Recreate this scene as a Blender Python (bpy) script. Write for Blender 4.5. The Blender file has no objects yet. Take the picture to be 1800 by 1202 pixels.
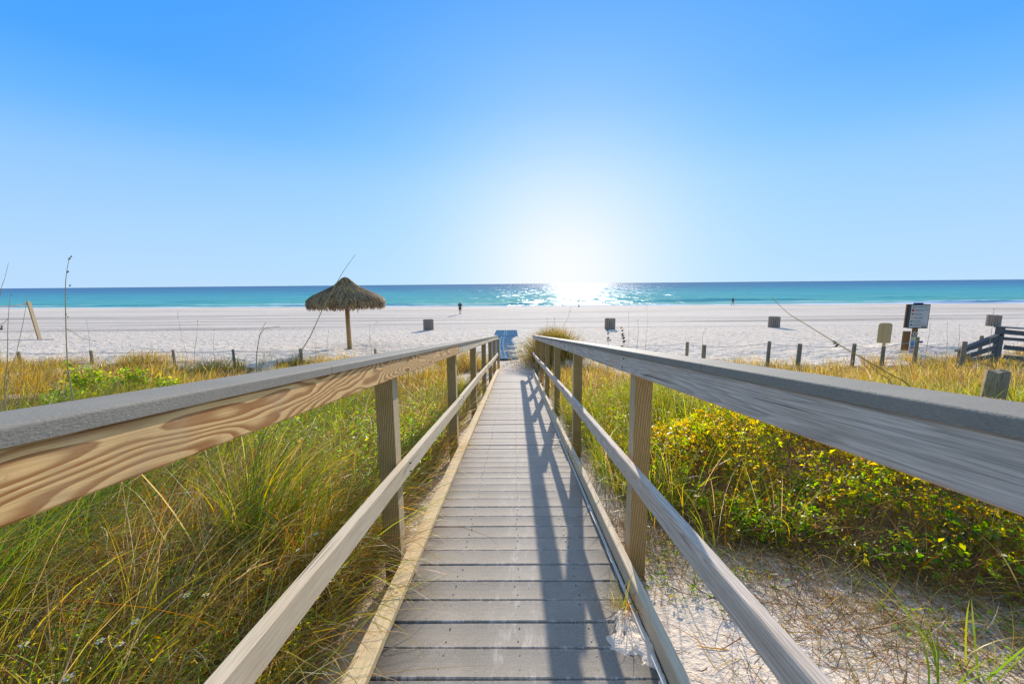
import bpy, bmesh, math, random
import numpy as np
from mathutils import Vector, Matrix, Euler

R = math.radians
random.seed(7)
rng = np.random.default_rng(11)
scn = bpy.context.scene
COL = scn.collection

# ------------------------------------------------------------------ camera
CAM_Z = 5.0                       # eye height above the sea
F = 700.0                         # focal length in pixels of the 1800 px wide photograph
cam_d = bpy.data.cameras.new('camera')
cam = bpy.data.objects.new('camera', cam_d)
COL.objects.link(cam)
cam_d.sensor_width = 36.0
cam_d.lens = 14.0
cam_d.clip_start = 0.05
cam_d.clip_end = 60000
CAM_M = Matrix.Rotation(R(0.49), 4, 'Z') @ Matrix.Rotation(R(90 - 8.29), 4, 'X') @ Matrix.Rotation(R(-0.51), 4, 'Z')
cam.matrix_world = Matrix.Translation((0, 0, CAM_Z)) @ CAM_M
scn.camera = cam

# ------------------------------------------------------------------ sun + sky + exposure
SUN_AZ, SUN_EL = R(8.9), R(16.2)   # azimuth from +Y towards +X
sun_dir = Vector((math.sin(SUN_AZ) * math.cos(SUN_EL), math.cos(SUN_AZ) * math.cos(SUN_EL), math.sin(SUN_EL)))
sd = bpy.data.lights.new('sun', 'SUN')
sd.energy = 4.8
sd.angle = R(0.55)
sd.color = (1.0, 0.92, 0.80)
sun = bpy.data.objects.new('sun', sd)
COL.objects.link(sun)
sun.rotation_euler = sun_dir.to_track_quat('Z', 'Y').to_euler()
sun.location = sun_dir * 50

scn.view_settings.view_transform = 'Standard'
scn.view_settings.look = 'None'
scn.view_settings.gamma = 1.0
scn.view_settings.exposure = 0.25
scn.view_settings.use_curve_mapping = False
scn.cycles.sample_clamp_direct = 2.5


def lin(r, g, b):
    def f(c):
        c /= 255.0
        return c / 12.92 if c <= 0.04045 else ((c + 0.055) / 1.055) ** 2.4
    return (f(r), f(g), f(b), 1.0)


class NT:
    """small helper for wiring node trees"""
    def __init__(s, tree):
        s.t = tree
        s.t.nodes.clear()

    def n(s, typ, **kw):
        nd = s.t.nodes.new(typ)
        for k, v in kw.items():
            setattr(nd, k, v)
        return nd

    def set(s, sock, v):
        if hasattr(v, 'bl_idname') and hasattr(v, 'is_linked'):
            s.t.links.new(v, sock)
        elif v is not None:
            sock.default_value = v

    def math(s, op, a, b=None, c=None, clamp=False):
        nd = s.n('ShaderNodeMath', operation=op, use_clamp=clamp)
        s.set(nd.inputs[0], a)
        if b is not None:
            s.set(nd.inputs[1], b)
        if c is not None:
            s.set(nd.inputs[2], c)
        return nd.outputs[0]

    def vmath(s, op, a, b=None, scale=None):
        nd = s.n('ShaderNodeVectorMath', operation=op)
        s.set(nd.inputs[0], a)
        if b is not None:
            s.set(nd.inputs[1], b)
        if scale is not None:
            s.set(nd.inputs['Scale'], scale)
        return nd.outputs['Value'] if op in ('DOT_PRODUCT', 'LENGTH', 'DISTANCE') else nd.outputs[0]

    def mix(s, f, a, b, blend='MIX'):
        nd = s.n('ShaderNodeMix', data_type='RGBA', blend_type=blend)
        s.set(nd.inputs[0], f)
        s.set(nd.inputs[6], a)
        s.set(nd.inputs[7], b)
        return nd.outputs[2]

    def ramp(s, f, stops, interp='LINEAR'):
        nd = s.n('ShaderNodeValToRGB')
        e = nd.color_ramp
        e.interpolation = interp
        while len(e.elements) < len(stops):
            e.elements.new(0.5)
        for el, (p, c) in zip(e.elements, stops):
            el.position = p
            el.color = c if len(c) == 4 else (*c, 1)
        s.set(nd.inputs[0], f)
        return nd.outputs[0]

    def framp(s, f, a, b, lo=0.0, hi=1.0):
        nd = s.n('ShaderNodeMapRange', clamp=True, interpolation_type='SMOOTHSTEP')
        s.set(nd.inputs[0], f)
        nd.inputs[1].default_value, nd.inputs[2].default_value = a, b
        nd.inputs[3].default_value, nd.inputs[4].default_value = lo, hi
        return nd.outputs[0]

    def noise(s, vec, scale, detail=3, rough=0.55, dist=0.0, out=0):
        nd = s.n('ShaderNodeTexNoise')
        s.set(nd.inputs['Vector'], vec)
        nd.inputs['Scale'].default_value = scale
        nd.inputs['Detail'].default_value = detail
        nd.inputs['Roughness'].default_value = rough
        nd.inputs['Distortion'].default_value = dist
        return nd.outputs[out]

    def mapping(s, vec, loc=(0, 0, 0), rot=(0, 0, 0), scale=(1, 1, 1)):
        nd = s.n('ShaderNodeMapping')
        s.set(nd.inputs[0], vec)
        nd.inputs[1].default_value = loc
        nd.inputs[2].default_value = rot
        nd.inputs[3].default_value = scale
        return nd.outputs[0]

    def bump(s, h, strength=0.3, dist=0.01, normal=None):
        nd = s.n('ShaderNodeBump')
        s.set(nd.inputs['Height'], h)
        s.set(nd.inputs['Strength'], strength)
        nd.inputs['Distance'].default_value = dist
        if normal is not None:
            s.set(nd.inputs['Normal'], normal)
        return nd.outputs[0]

    def sep(s, v):
        nd = s.n('ShaderNodeSeparateXYZ')
        s.set(nd.inputs[0], v)
        return nd.outputs

    def comb(s, x=0.0, y=0.0, z=0.0):
        nd = s.n('ShaderNodeCombineXYZ')
        for i, v in enumerate((x, y, z)):
            s.set(nd.inputs[i], v)
        return nd.outputs[0]


w = bpy.data.worlds.new('World')
scn.world = w
w.use_nodes = True
T = NT(w.node_tree)
direc = T.vmath('NORMALIZE', T.n('ShaderNodeTexCoord').outputs['Generated'])
z = T.sep(direc)[2]
elev = T.math('MULTIPLY', T.math('ARCSINE', z), 180 / math.pi)
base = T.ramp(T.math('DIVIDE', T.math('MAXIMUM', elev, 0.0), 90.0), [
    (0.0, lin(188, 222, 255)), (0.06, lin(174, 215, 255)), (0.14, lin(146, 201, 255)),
    (0.19, lin(106, 183, 255)), (0.245, lin(74, 166, 255)), (0.36, lin(50, 152, 254)), (0.56, (0.30, 0.47, 0.77, 1)), (1.0, (0.56, 0.59, 0.66, 1))])  # upper sky, out of view, made paler to lift and neutralise the shade
glow_el = R(1.0)
gd = Vector((math.sin(SUN_AZ - R(1.8)) * math.cos(glow_el), math.cos(SUN_AZ - R(1.8)) * math.cos(glow_el), math.sin(glow_el)))
ang = T.math('MULTIPLY', T.math('ARCCOSINE', T.math('MINIMUM', T.vmath('DOT_PRODUCT', direc, tuple(gd)), 1.0)), 180 / math.pi)
def gauss(a, wd):
    q = T.math('DIVIDE', a, wd)
    return T.math('EXPONENT', T.math('MULTIPLY', T.math('MULTIPLY', q, q), -1.0))
g1 = T.math('MULTIPLY', gauss(ang, 31.0), 0.60)
g2 = T.math('MULTIPLY', gauss(ang, 15.5), 0.84)
g3 = T.math('MULTIPLY', gauss(ang, 6.0), 0.60)
sky_col = T.mix(g1, base, (0.44, 0.80, 1.0, 1))
sky_col = T.mix(g2, sky_col, (0.97, 0.99, 1.0, 1))
sky_col = T.mix(g3, sky_col, (1.0, 1.0, 1.0, 1))
nish = T.n('ShaderNodeTexSky', sky_type='NISHITA', sun_disc=False, sun_elevation=SUN_EL, sun_rotation=SUN_AZ)
b1 = T.n('ShaderNodeBackground')
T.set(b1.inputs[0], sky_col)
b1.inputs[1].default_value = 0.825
b2 = T.n('ShaderNodeBackground')
T.set(b2.inputs[0], T.vmath('SCALE', T.vmath('MINIMUM', nish.outputs[0], (5.0, 6.0, 8.0)), scale=0.05))
b2.inputs[1].default_value = 0.08
ms = T.n('ShaderNodeAddShader')
T.t.links.new(b1.outputs[0], ms.inputs[0])
T.t.links.new(b2.outputs[0], ms.inputs[1])
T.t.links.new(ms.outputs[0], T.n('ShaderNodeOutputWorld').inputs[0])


# ------------------------------------------------------------------ helpers
def tag(o, label=None, cat=None, group=None, kind=None):
    if label: o['label'] = label
    if cat: o['category'] = cat
    if group: o['group'] = group
    if kind: o['kind'] = kind
    return o


def empty(name, loc, rot=(0, 0, 0)):
    o = bpy.data.objects.new(name, None)
    o.empty_display_size = 0.2
    o.location = loc
    o.rotation_euler = rot
    COL.objects.link(o)
    return o


def link(name, me, mat=None, parent=None, loc=None, rot=None):
    o = bpy.data.objects.new(name, me)
    if mat is not None and not me.materials:
        me.materials.append(mat)
    if parent is not None:
        o.parent = parent
    if loc is not None: o.location = loc
    if rot is not None: o.rotation_euler = rot
    COL.objects.link(o)
    return o


def copy_tree(o, parent=None):
    c = o.copy()
    COL.objects.link(c)
    c.parent = parent
    for ch in list(o.children):
        copy_tree(ch, c)
    return c


class MB:
    """collects simple shapes and turns them into one mesh"""
    def __init__(s):
        s.v, s.f = [], []

    def add(s, vs, fs):
        o = len(s.v)
        s.v += [tuple(v) for v in vs]
        s.f += [tuple(i + o for i in f) for f in fs]
        return s

    def box(s, c, size, rot=None):
        x, y, z = (d / 2 for d in size)
        vs = [Vector((a, b, d)) for a in (-x, x) for b in (-y, y) for d in (-z, z)]
        m = rot if rot is not None else Matrix.Identity(3)
        vs = [m @ v + Vector(c) for v in vs]
        return s.add(vs, [(0, 1, 3, 2), (4, 6, 7, 5), (0, 4, 5, 1), (2, 3, 7, 6), (0, 2, 6, 4), (1, 5, 7, 3)])

    def prism(s, prof, a, b, frame):
        """profile [(p,q)] swept from a to b; frame = (P,Q) unit vectors"""
        P, Q = Vector(frame[0]), Vector(frame[1])
        n = len(prof)
        vs = [Vector(a) + P * p + Q * q for p, q in prof] + [Vector(b) + P * p + Q * q for p, q in prof]
        fs = [(i, (i + 1) % n, n + (i + 1) % n, n + i) for i in range(n)]
        fs += [tuple(range(n - 1, -1, -1)), tuple(range(n, 2 * n))]
        return s.add(vs, fs)

    def tube(s, pts, r, sides=6, cap=True):
        pts = [Vector(p) for p in pts]
        rs = r if isinstance(r, (list, tuple)) else [r] * len(pts)
        vs, fs = [], []
        for i, p in enumerate(pts):
            d = (pts[min(i + 1, len(pts) - 1)] - pts[max(i - 1, 0)]).normalized()
            a = d.cross(Vector((0, 0, 1)) if abs(d.z) < 0.9 else Vector((1, 0, 0))).normalized()
            b = d.cross(a)
            for k in range(sides):
                t = 2 * math.pi * k / sides
                vs.append(p + (a * math.cos(t) + b * math.sin(t)) * rs[i])
        for i in range(len(pts) - 1):
            for k in range(sides):
                fs.append((i * sides + k, i * sides + (k + 1) % sides, (i + 1) * sides + (k + 1) % sides, (i + 1) * sides + k))
        if cap:
            fs.append(tuple(range(sides - 1, -1, -1)))
            fs.append(tuple((len(pts) - 1) * sides + k for k in range(sides)))
        return s.add(vs, fs)

    def mesh(s, name, smooth=False):
        me = bpy.data.meshes.new(name)
        me.from_pydata(s.v, [], s.f)
        if smooth:
            me.polygons.foreach_set('use_smooth', [True] * len(me.polygons))
        bm = bmesh.new()
        bm.from_mesh(me)
        bmesh.ops.recalc_face_normals(bm, faces=bm.faces)
        bm.to_mesh(me)
        bm.free()
        me.update()
        return me

    def build(s, name, mat, parent=None, smooth=False, **kw):
        return link(name, s.mesh(name, smooth), mat, parent, **kw)


def np_mesh(name, verts, quads=None, tris=None, col=None, smooth=True):
    me = bpy.data.meshes.new(name)
    verts = np.ascontiguousarray(verts, dtype=np.float32)
    me.vertices.add(len(verts))
    me.vertices.foreach_set('co', verts.ravel())
    idx, starts, tot = [], [], 0
    if quads is not None and len(quads):
        idx.append(np.asarray(quads, np.int32).ravel())
        starts.append(np.arange(len(quads), dtype=np.int32) * 4)
        tot = len(quads) * 4
    if tris is not None and len(tris):
        idx.append(np.asarray(tris, np.int32).ravel())
        starts.append(np.arange(len(tris), dtype=np.int32) * 3 + tot)
    idx = np.concatenate(idx)
    starts = np.concatenate(starts)
    me.loops.add(len(idx))
    me.loops.foreach_set('vertex_index', idx)
    me.polygons.add(len(starts))
    me.polygons.foreach_set('loop_start', starts)
    if smooth:
        me.polygons.foreach_set('use_smooth', np.ones(len(starts), dtype=bool))
    if col is not None:
        a = me.attributes.new('Col', 'FLOAT_COLOR', 'POINT')
        c = np.ones((len(verts), 4), np.float32)
        c[:, :3] = col
        a.data.foreach_set('color', c.ravel())
    me.update(calc_edges=True)
    return me


# ------------------------------------------------------------------ terrain
ALPHA = math.atan(0.121)            # slope of the ramp
CAM_H = 1.267                       # eye above the deck, square to it
DECK_Z0 = CAM_Z - CAM_H / math.cos(ALPHA)
PY = [-400, -30, -10, -3, 0, 4, 9, 12.5, 14, 16, 20, 26, 32, 38, 52, 70, 88, 92, 110, 140, 9000]
PH = [0.2, 0.3, 0.5, 0.97, 1.375, 1.86, 2.46, 2.86, 2.96, 3.03, 3.2, 3.46, 3.68, 3.82, 3.94, 4.38, 4.97, 5.07, 5.8, 7.5, 40]
_fy = np.linspace(-40, 160, 2001)
_fh = np.interp(_fy, PY, PH)
_k = np.hanning(15); _k /= _k.sum()
_fh = np.convolve(np.pad(_fh, 7, mode='edge'), _k, mode='valid')


def sn(x, y, s, seed):
    """cheap smooth noise, -1..1"""
    r = np.random.default_rng(seed)
    o = 0
    for i in range(5):
        a, p = r.uniform(0, 6.28, 2)
        k = s * r.uniform(0.7, 1.5)
        o = o + np.sin((x * math.cos(a) + y * math.sin(a)) * k + p + 1.3 * np.sin((x * math.sin(a) - y * math.cos(a)) * k * 0.7 + p * 2))
    return o / 3.2


def smooth(a, b, x):
    t = np.clip((x - a) / (b - a), 0, 1)
    return t * t * (3 - 2 * t)


def ground(x, y):
    x = np.asarray(x, float); y = np.asarray(y, float)
    ys = y - np.where(x < 0, np.minimum(-x * 0.085, 14), 0) * smooth(30, 80, y) + np.where(x > 0, np.minimum(x * 0.03, 5), 0) * smooth(30, 80, y)
    h = np.where((ys < 150) & (ys > -39), np.interp(ys, _fy, _fh), np.interp(ys, PY, PH))
    zz = CAM_Z - h
    near = smooth(0.7, 2.2, np.abs(x)) * (1 - smooth(17, 26, y))
    zz = zz + near * (0.10 * sn(x, y, 0.9, 3) + 0.05 * sn(x, y, 2.6, 4))
    zz = zz + (0.012 * sn(x, y, 5.5, 5) + 0.016 * sn(x, y, 11.0, 6)) * smooth(12, 15, y) * (1 - smooth(22, 34, y))
    # sand and grass hummock beside the end of the ramp
    zz = zz + 0.72 * np.exp(-(((x - 1.55) / 0.95) ** 2 + ((y - 14.7) / 1.25) ** 2))
    # the bank on the right
    zz = zz + 0.10 * smooth(1.0, 2.4, x) * (1 - smooth(5, 9, y)) * smooth(-1, 1.5, y)
    zz = zz + 0.35 * np.exp(-(((x - 17.5) / 3.5) ** 2 + ((y - 16.5) / 2.2) ** 2))
    return zz


def unproject(px, py):
    d = CAM_M.to_3x3() @ Vector(((px - 900) / F, -(py - 601) / F, -1))
    return d / d.y                     # scaled so that one unit is one metre of depth


def at(px, py, depth):
    return Vector((0, 0, CAM_Z)) + unproject(px, py) * depth


def on_ground(px, py, lo=0.6, hi=400):
    d = unproject(px, py)
    t = lo
    while t < hi:
        p = d * t
        if CAM_Z + p.z < float(ground(p.x, p.y)):
            break
        t *= 1.004
        t += 0.01
    return Vector((d.x * t, t, float(ground(d.x * t, t))))


def gz(x, y):
    return float(ground(x, y))


# ------------------------------------------------------------------ materials
def new_mat(name):
    m = bpy.data.materials.new(name)
    m.use_nodes = True
    t = NT(m.node_tree)
    out = t.n('ShaderNodeOutputMaterial')
    b = t.n('ShaderNodeBsdfPrincipled')
    t.t.links.new(b.outputs[0], out.inputs[0])
    return m, t, b, out


def plain(name, col, rough=0.6, var=0.12, scale=30.0, bump=0.1, metallic=0.0):
    m, t, b, _ = new_mat(name)
    co = t.n('ShaderNodeTexCoord').outputs['Object']
    n = t.noise(co, scale, 5, 0.6)
    dark = tuple(c * (1 - var * 2) for c in col[:3]) + (1,)
    lite = tuple(min(1, c * (1 + var)) for c in col[:3]) + (1,)
    t.set(b.inputs['Base Color'], t.mix(n, dark, lite))
    b.inputs['Roughness'].default_value = rough
    b.inputs['Specular IOR Level'].default_value = 0.0 if rough >= 1 else 0.15 if rough > 0.55 else 0.35
    b.inputs['Metallic'].default_value = metallic
    if bump:
        t.set(b.inputs['Normal'], t.bump(n, bump, 0.004))
    return m


def weathered(name, light, dark, brown, axis='Y', ring=1.0, contrast=0.5, bump=0.35, knots=True):
    """planed softwood left to weather: uneven year bands, long fibres, checks, a knot here and there"""
    m, t, b, _ = new_mat(name)
    co = t.n('ShaderNodeTexCoord').outputs['Object']
    rnd = t.n('ShaderNodeObjectInfo').outputs['Random']
    if axis == 'Z':
        co = t.mapping(co, rot=(R(90), 0, 0))
    p = t.vmath('ADD', co, t.comb(0.0, t.math('MULTIPLY', rnd, 37.0), 0.0))
    X, Y, Z = t.sep(p)
    def st(fx, fy, detail, rough=0.55, seed=0.0):
        return t.noise(t.comb(t.math('MULTIPLY', X, fx), t.math('MULTIPLY', Y, fy), t.math('ADD', t.math('MULTIPLY', Z, fx), seed)), 1.0, detail, rough)
    h = t.math('ADD', st(13.0, 0.55, 1, 0.4), t.math('MULTIPLY', st(45.0, 2.0, 2, 0.5, 5.0), 0.10))
    band = t.math('FRACT', t.math('MULTIPLY', h, 17.0 * ring))
    band = t.ramp(band, [(0.0, (0, 0, 0)), (0.35, (0.10, 0.10, 0.10)), (0.78, (0.7, 0.7, 0.7)), (0.88, (1, 1, 1)), (1.0, (0, 0, 0))])
    streak = st(95.0, 1.3, 4, 0.68, 9.0)
    fib = st(330.0, 7.0, 4, 0.7, 2.0)
    blot = t.noise(p, 2.0, 4, 0.6)
    crack = t.framp(st(95.0, 1.1, 1, 0.5, 4.0), 0.715, 0.745)
    c = t.mix(t.math('MULTIPLY', band, contrast), light, dark)
    c = t.mix(t.math('MULTIPLY', t.framp(streak, 0.42, 0.75), 0.5), c, dark)
    c = t.mix(t.math('MULTIPLY', t.framp(blot, 0.45, 0.75), 0.7), c, brown)
    c = t.mix(t.math('MULTIPLY', t.framp(fib, 0.38, 0.70), 0.60), c, dark)
    c = t.mix(t.math('MULTIPLY', crack, 0.8), c, tuple(v * 0.25 for v in dark[:3]) + (1,))
    hgt = t.math('SUBTRACT', t.math('MULTIPLY', fib, 0.5), t.math('ADD', t.math('MULTIPLY', band, 0.35), t.math('MULTIPLY', crack, 1.5)))
    if knots:
        v = t.n('ShaderNodeTexVoronoi', feature='F1')
        t.set(v.inputs['Vector'], t.comb(t.math('MULTIPLY', X, 4.0), t.math('MULTIPLY', Y, 1.5), t.math('MULTIPLY', Z, 4.0)))
        v.inputs['Scale'].default_value = 1.0
        d = v.outputs['Distance']
        k = t.framp(d, 0.085, 0.05)
        rim = t.math('MULTIPLY', t.framp(d, 0.14, 0.09), t.math('SUBTRACT', 1.0, k))
        c = t.mix(t.math('MULTIPLY', rim, 0.5), c, dark)
        c = t.mix(t.math('MULTIPLY', k, 0.85), c, t.mix(t.framp(d, 0.0, 0.05), (0.05, 0.03, 0.02, 1), (0.20, 0.125, 0.07, 1)))
    t.set(b.inputs['Base Color'], c)
    b.inputs['Roughness'].default_value = 0.85
    b.inputs['Specular IOR Level'].default_value = 0.15
    t.set(b.inputs['Normal'], t.bump(hgt, bump, 0.0015))
    return m


def pine():
    """new yellow pine board, flat sawn: contour-like year rings"""
    m, t, b, _ = new_mat('new_pine')
    co = t.n('ShaderNodeTexCoord').outputs['Object']
    X, Y, Z = t.sep(co)
    n1 = t.noise(t.comb(0.3, t.math('ADD', t.math('MULTIPLY', Y, 2.1), 0.35), t.math('MULTIPLY', Z, 9.5)), 1.0, 0, 0.4)
    n2 = t.noise(t.comb(3.1, t.math('MULTIPLY', Y, 4.2), t.math('MULTIPLY', Z, 17.0)), 1.0, 1, 0.5)
    h = t.math('ADD', n1, t.math('MULTIPLY', n2, 0.26))
    fuzz = t.noise(t.comb(t.math('MULTIPLY', X, 200.0), t.math('MULTIPLY', Y, 14.0), t.math('MULTIPLY', Z, 260.0)), 1.0, 3, 0.7)
    fr = t.math('FRACT', t.math('ADD', t.math('MULTIPLY', h, 16.0), t.math('MULTIPLY', t.math('SUBTRACT', fuzz, 0.5), 0.22)))
    band = t.ramp(fr, [(0.0, (0, 0, 0)), (0.36, (0.15, 0.15, 0.15)), (0.62, (0.85, 0.85, 0.85)), (0.90, (1, 1, 1)), (1.0, (0, 0, 0))])
    fib = t.noise(t.comb(t.math('MULTIPLY', X, 300.0), t.math('MULTIPLY', Y, 8.0), t.math('MULTIPLY', Z, 300.0)), 1.0, 4, 0.7)
    fine = t.noise(co, 130.0, 3, 0.6)
    crack = t.framp(t.noise(t.comb(4.0, t.math('MULTIPLY', Y, 0.7), t.math('MULTIPLY', Z, 75.0)), 1.0, 1, 0.5), 0.735, 0.76)
    c = t.mix(band, (0.90, 0.67, 0.37, 1), (0.33, 0.125, 0.018, 1))
    c = t.mix(t.math('MULTIPLY', t.framp(fib, 0.35, 0.7), 0.55), c, (0.42, 0.27, 0.12, 1))
    c = t.mix(t.math('MULTIPLY', t.framp(fine, 0.62, 0.8), 0.5), c, (0.33, 0.24, 0.14, 1))
    c = t.mix(t.math('MULTIPLY', t.framp(t.noise(co, 3.5, 5, 0.7), 0.45, 0.75), 0.5), c, (0.48, 0.42, 0.33, 1))
    c = t.mix(t.math('MULTIPLY', crack, 0.7), c, (0.10, 0.06, 0.03, 1))
    t.set(b.inputs['Base Color'], c)
    b.inputs['Roughness'].default_value = 0.6
    t.set(b.inputs['Normal'], t.bump(t.math('SUBTRACT', fib, crack), 0.25, 0.002))
    return m


def composite_cap():
    m, t, b, _ = new_mat('grey_composite')
    co = t.n('ShaderNodeTexCoord').outputs['Object']
    st = t.mapping(co, scale=(1.0, 0.35, 1.0))
    n1 = t.noise(st, 420.0, 3, 0.75)
    n2 = t.noise(co, 5.0, 4, 0.6)
    n3 = t.noise(st, 90.0, 4, 0.7)
    c = t.mix(n1, (0.13, 0.122, 0.112, 1), (0.42, 0.395, 0.36, 1))
    c = t.mix(t.math('MULTIPLY', t.framp(n2, 0.4, 0.7), 0.35), c, (0.38, 0.35, 0.31, 1))
    t.set(b.inputs['Base Color'], c)
    b.inputs['Specular IOR Level'].default_value = 0.2
    b.inputs['Roughness'].default_value = 0.75
    t.set(b.inputs['Normal'], t.bump(t.math('ADD', n1, t.math('MULTIPLY', n3, 0.7)), 0.5, 0.0025))
    return m


def deck_mat():
    m, t, b, _ = new_mat('deck_composite')
    tc = t.n('ShaderNodeTexCoord').outputs['Object']
    rnd = t.n('ShaderNodeObjectInfo').outputs['Random']
    geo = t.n('ShaderNodeNewGeometry').outputs['Position']
    off = t.comb(t.math('MULTIPLY', rnd, 71.0), t.math('MULTIPLY', rnd, 13.0), 0.0)
    p = t.vmath('ADD', tc, off)
    X, Y, Z = t.sep(p)
    lx, ly, lz = t.sep(tc)
    fib = t.noise(t.comb(t.math('MULTIPLY', X, 16.0), t.math('MULTIPLY', Y, 260.0), 0.0), 1.0, 4, 0.7)
    speck = t.noise(p, 240.0, 3, 0.75)
    blot = t.noise(geo, 3.2, 5, 0.65)
    big = t.noise(geo, 1.1, 3, 0.5)
    c = t.mix(rnd, (0.36, 0.335, 0.30, 1), (0.46, 0.43, 0.39, 1))
    c = t.mix(t.math('MULTIPLY', t.framp(fib, 0.35, 0.7), 0.5), c, (0.26, 0.24, 0.215, 1))
    c = t.mix(t.math('MULTIPLY', t.framp(speck, 0.46, 0.66), 0.75), c, (0.13, 0.125, 0.12, 1))
    c = t.mix(t.math('MULTIPLY', t.framp(t.noise(p, 170.0, 3, 0.8), 0.54, 0.70), 0.6), c, (0.52, 0.49, 0.45, 1))
    c = t.mix(t.math('MULTIPLY', t.framp(blot, 0.48, 0.75), 0.40), c, (0.52, 0.485, 0.44, 1))
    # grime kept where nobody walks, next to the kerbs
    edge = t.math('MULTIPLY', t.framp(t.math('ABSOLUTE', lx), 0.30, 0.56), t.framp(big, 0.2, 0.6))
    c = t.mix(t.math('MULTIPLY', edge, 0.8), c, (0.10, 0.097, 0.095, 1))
    # sand dust trodden into the middle and caught along the joints
    dustn = t.noise(t.comb(t.math('MULTIPLY', X, 20.0), t.math('MULTIPLY', Y, 5.0), 0.0), 1.0, 5, 0.75)
    mid = t.framp(t.math('ABSOLUTE', t.math('ADD', lx, t.math('MULTIPLY', t.math('SUBTRACT', big, 0.5), 0.25))), 0.20, 0.02)
    c = t.mix(t.math('MULTIPLY', mid, t.framp(dustn, 0.50, 0.70, 0.12, 0.75)), c, (0.66, 0.63, 0.60, 1))
    jn = t.framp(t.math('ABSOLUTE', ly), 0.058, 0.068)
    c = t.mix(t.math('MULTIPLY', jn, t.framp(dustn, 0.46, 0.62, 0.0, 0.85)), c, (0.70, 0.67, 0.63, 1))
    sprk = t.framp(t.noise(p, 95.0, 4, 0.8), 0.66, 0.72)
    c = t.mix(t.math('MULTIPLY', sprk, t.framp(blot, 0.5, 0.7)), c, (0.72, 0.69, 0.65, 1))
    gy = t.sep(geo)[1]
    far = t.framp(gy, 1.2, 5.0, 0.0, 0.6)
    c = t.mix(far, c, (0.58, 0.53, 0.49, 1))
    t.set(b.inputs['Base Color'], c)
    b.inputs['Roughness'].default_value = 0.8
    b.inputs['Specular IOR Level'].default_value = 0.15
    t.set(b.inputs['Normal'], t.bump(t.math('ADD', t.math('MULTIPLY', fib, 0.8), speck), 0.35, 0.002))
    return m


def post_mat():
    """pressure-treated post: olive brown, upright grain, mossy blotches, sunlit tone painted on the side faces"""
    m, t, b, _ = new_mat('treated_post')
    co = t.n('ShaderNodeTexCoord').outputs['Object']
    rnd = t.n('ShaderNodeObjectInfo').outputs['Random']
    p = t.vmath('ADD', co, t.comb(t.math('MULTIPLY', rnd, 9.0), 0.0, t.math('MULTIPLY', rnd, 31.0)))
    X, Y, Z = t.sep(p)
    sx = t.math('ADD', X, t.math('MULTIPLY', Y, 0.8))
    wob = t.noise(t.comb(t.math('MULTIPLY', sx, 4.0), 0.0, t.math('MULTIPLY', Z, 1.3)), 1.0, 2, 0.5)
    grain = t.math('SINE', t.math('MULTIPLY', t.math('ADD', sx, t.math('MULTIPLY', wob, 0.07)), 520.0))
    fib = t.noise(t.comb(t.math('MULTIPLY', X, 190.0), t.math('MULTIPLY', Y, 190.0), t.math('MULTIPLY', Z, 6.0)), 1.0, 4, 0.7)
    blot = t.noise(p, 5.0, 4, 0.65)
    c = t.mix(t.framp(grain, -0.2, 1.0), (0.44, 0.325, 0.17, 1), (0.25, 0.175, 0.08, 1))
    c = t.mix(t.math('MULTIPLY', t.framp(fib, 0.4, 0.75), 0.5), c, (0.20, 0.135, 0.06, 1))
    c = t.mix(t.math('MULTIPLY', t.framp(blot, 0.5, 0.72), 0.6), c, (0.26, 0.21, 0.065, 1))
    # grazing sun painted into the colour: sideways faces paler, the others olive brown
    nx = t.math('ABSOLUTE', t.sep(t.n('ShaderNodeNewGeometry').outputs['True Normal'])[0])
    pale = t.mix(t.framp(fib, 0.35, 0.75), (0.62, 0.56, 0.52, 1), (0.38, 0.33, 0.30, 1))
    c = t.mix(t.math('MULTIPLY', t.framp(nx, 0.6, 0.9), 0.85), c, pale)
    t.set(b.inputs['Base Color'], c)
    b.inputs['Roughness'].default_value = 0.8
    t.set(b.inputs['Normal'], t.bump(t.math('ADD', fib, t.math('MULTIPLY', grain, 0.3)), 0.3, 0.003))
    return m


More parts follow.
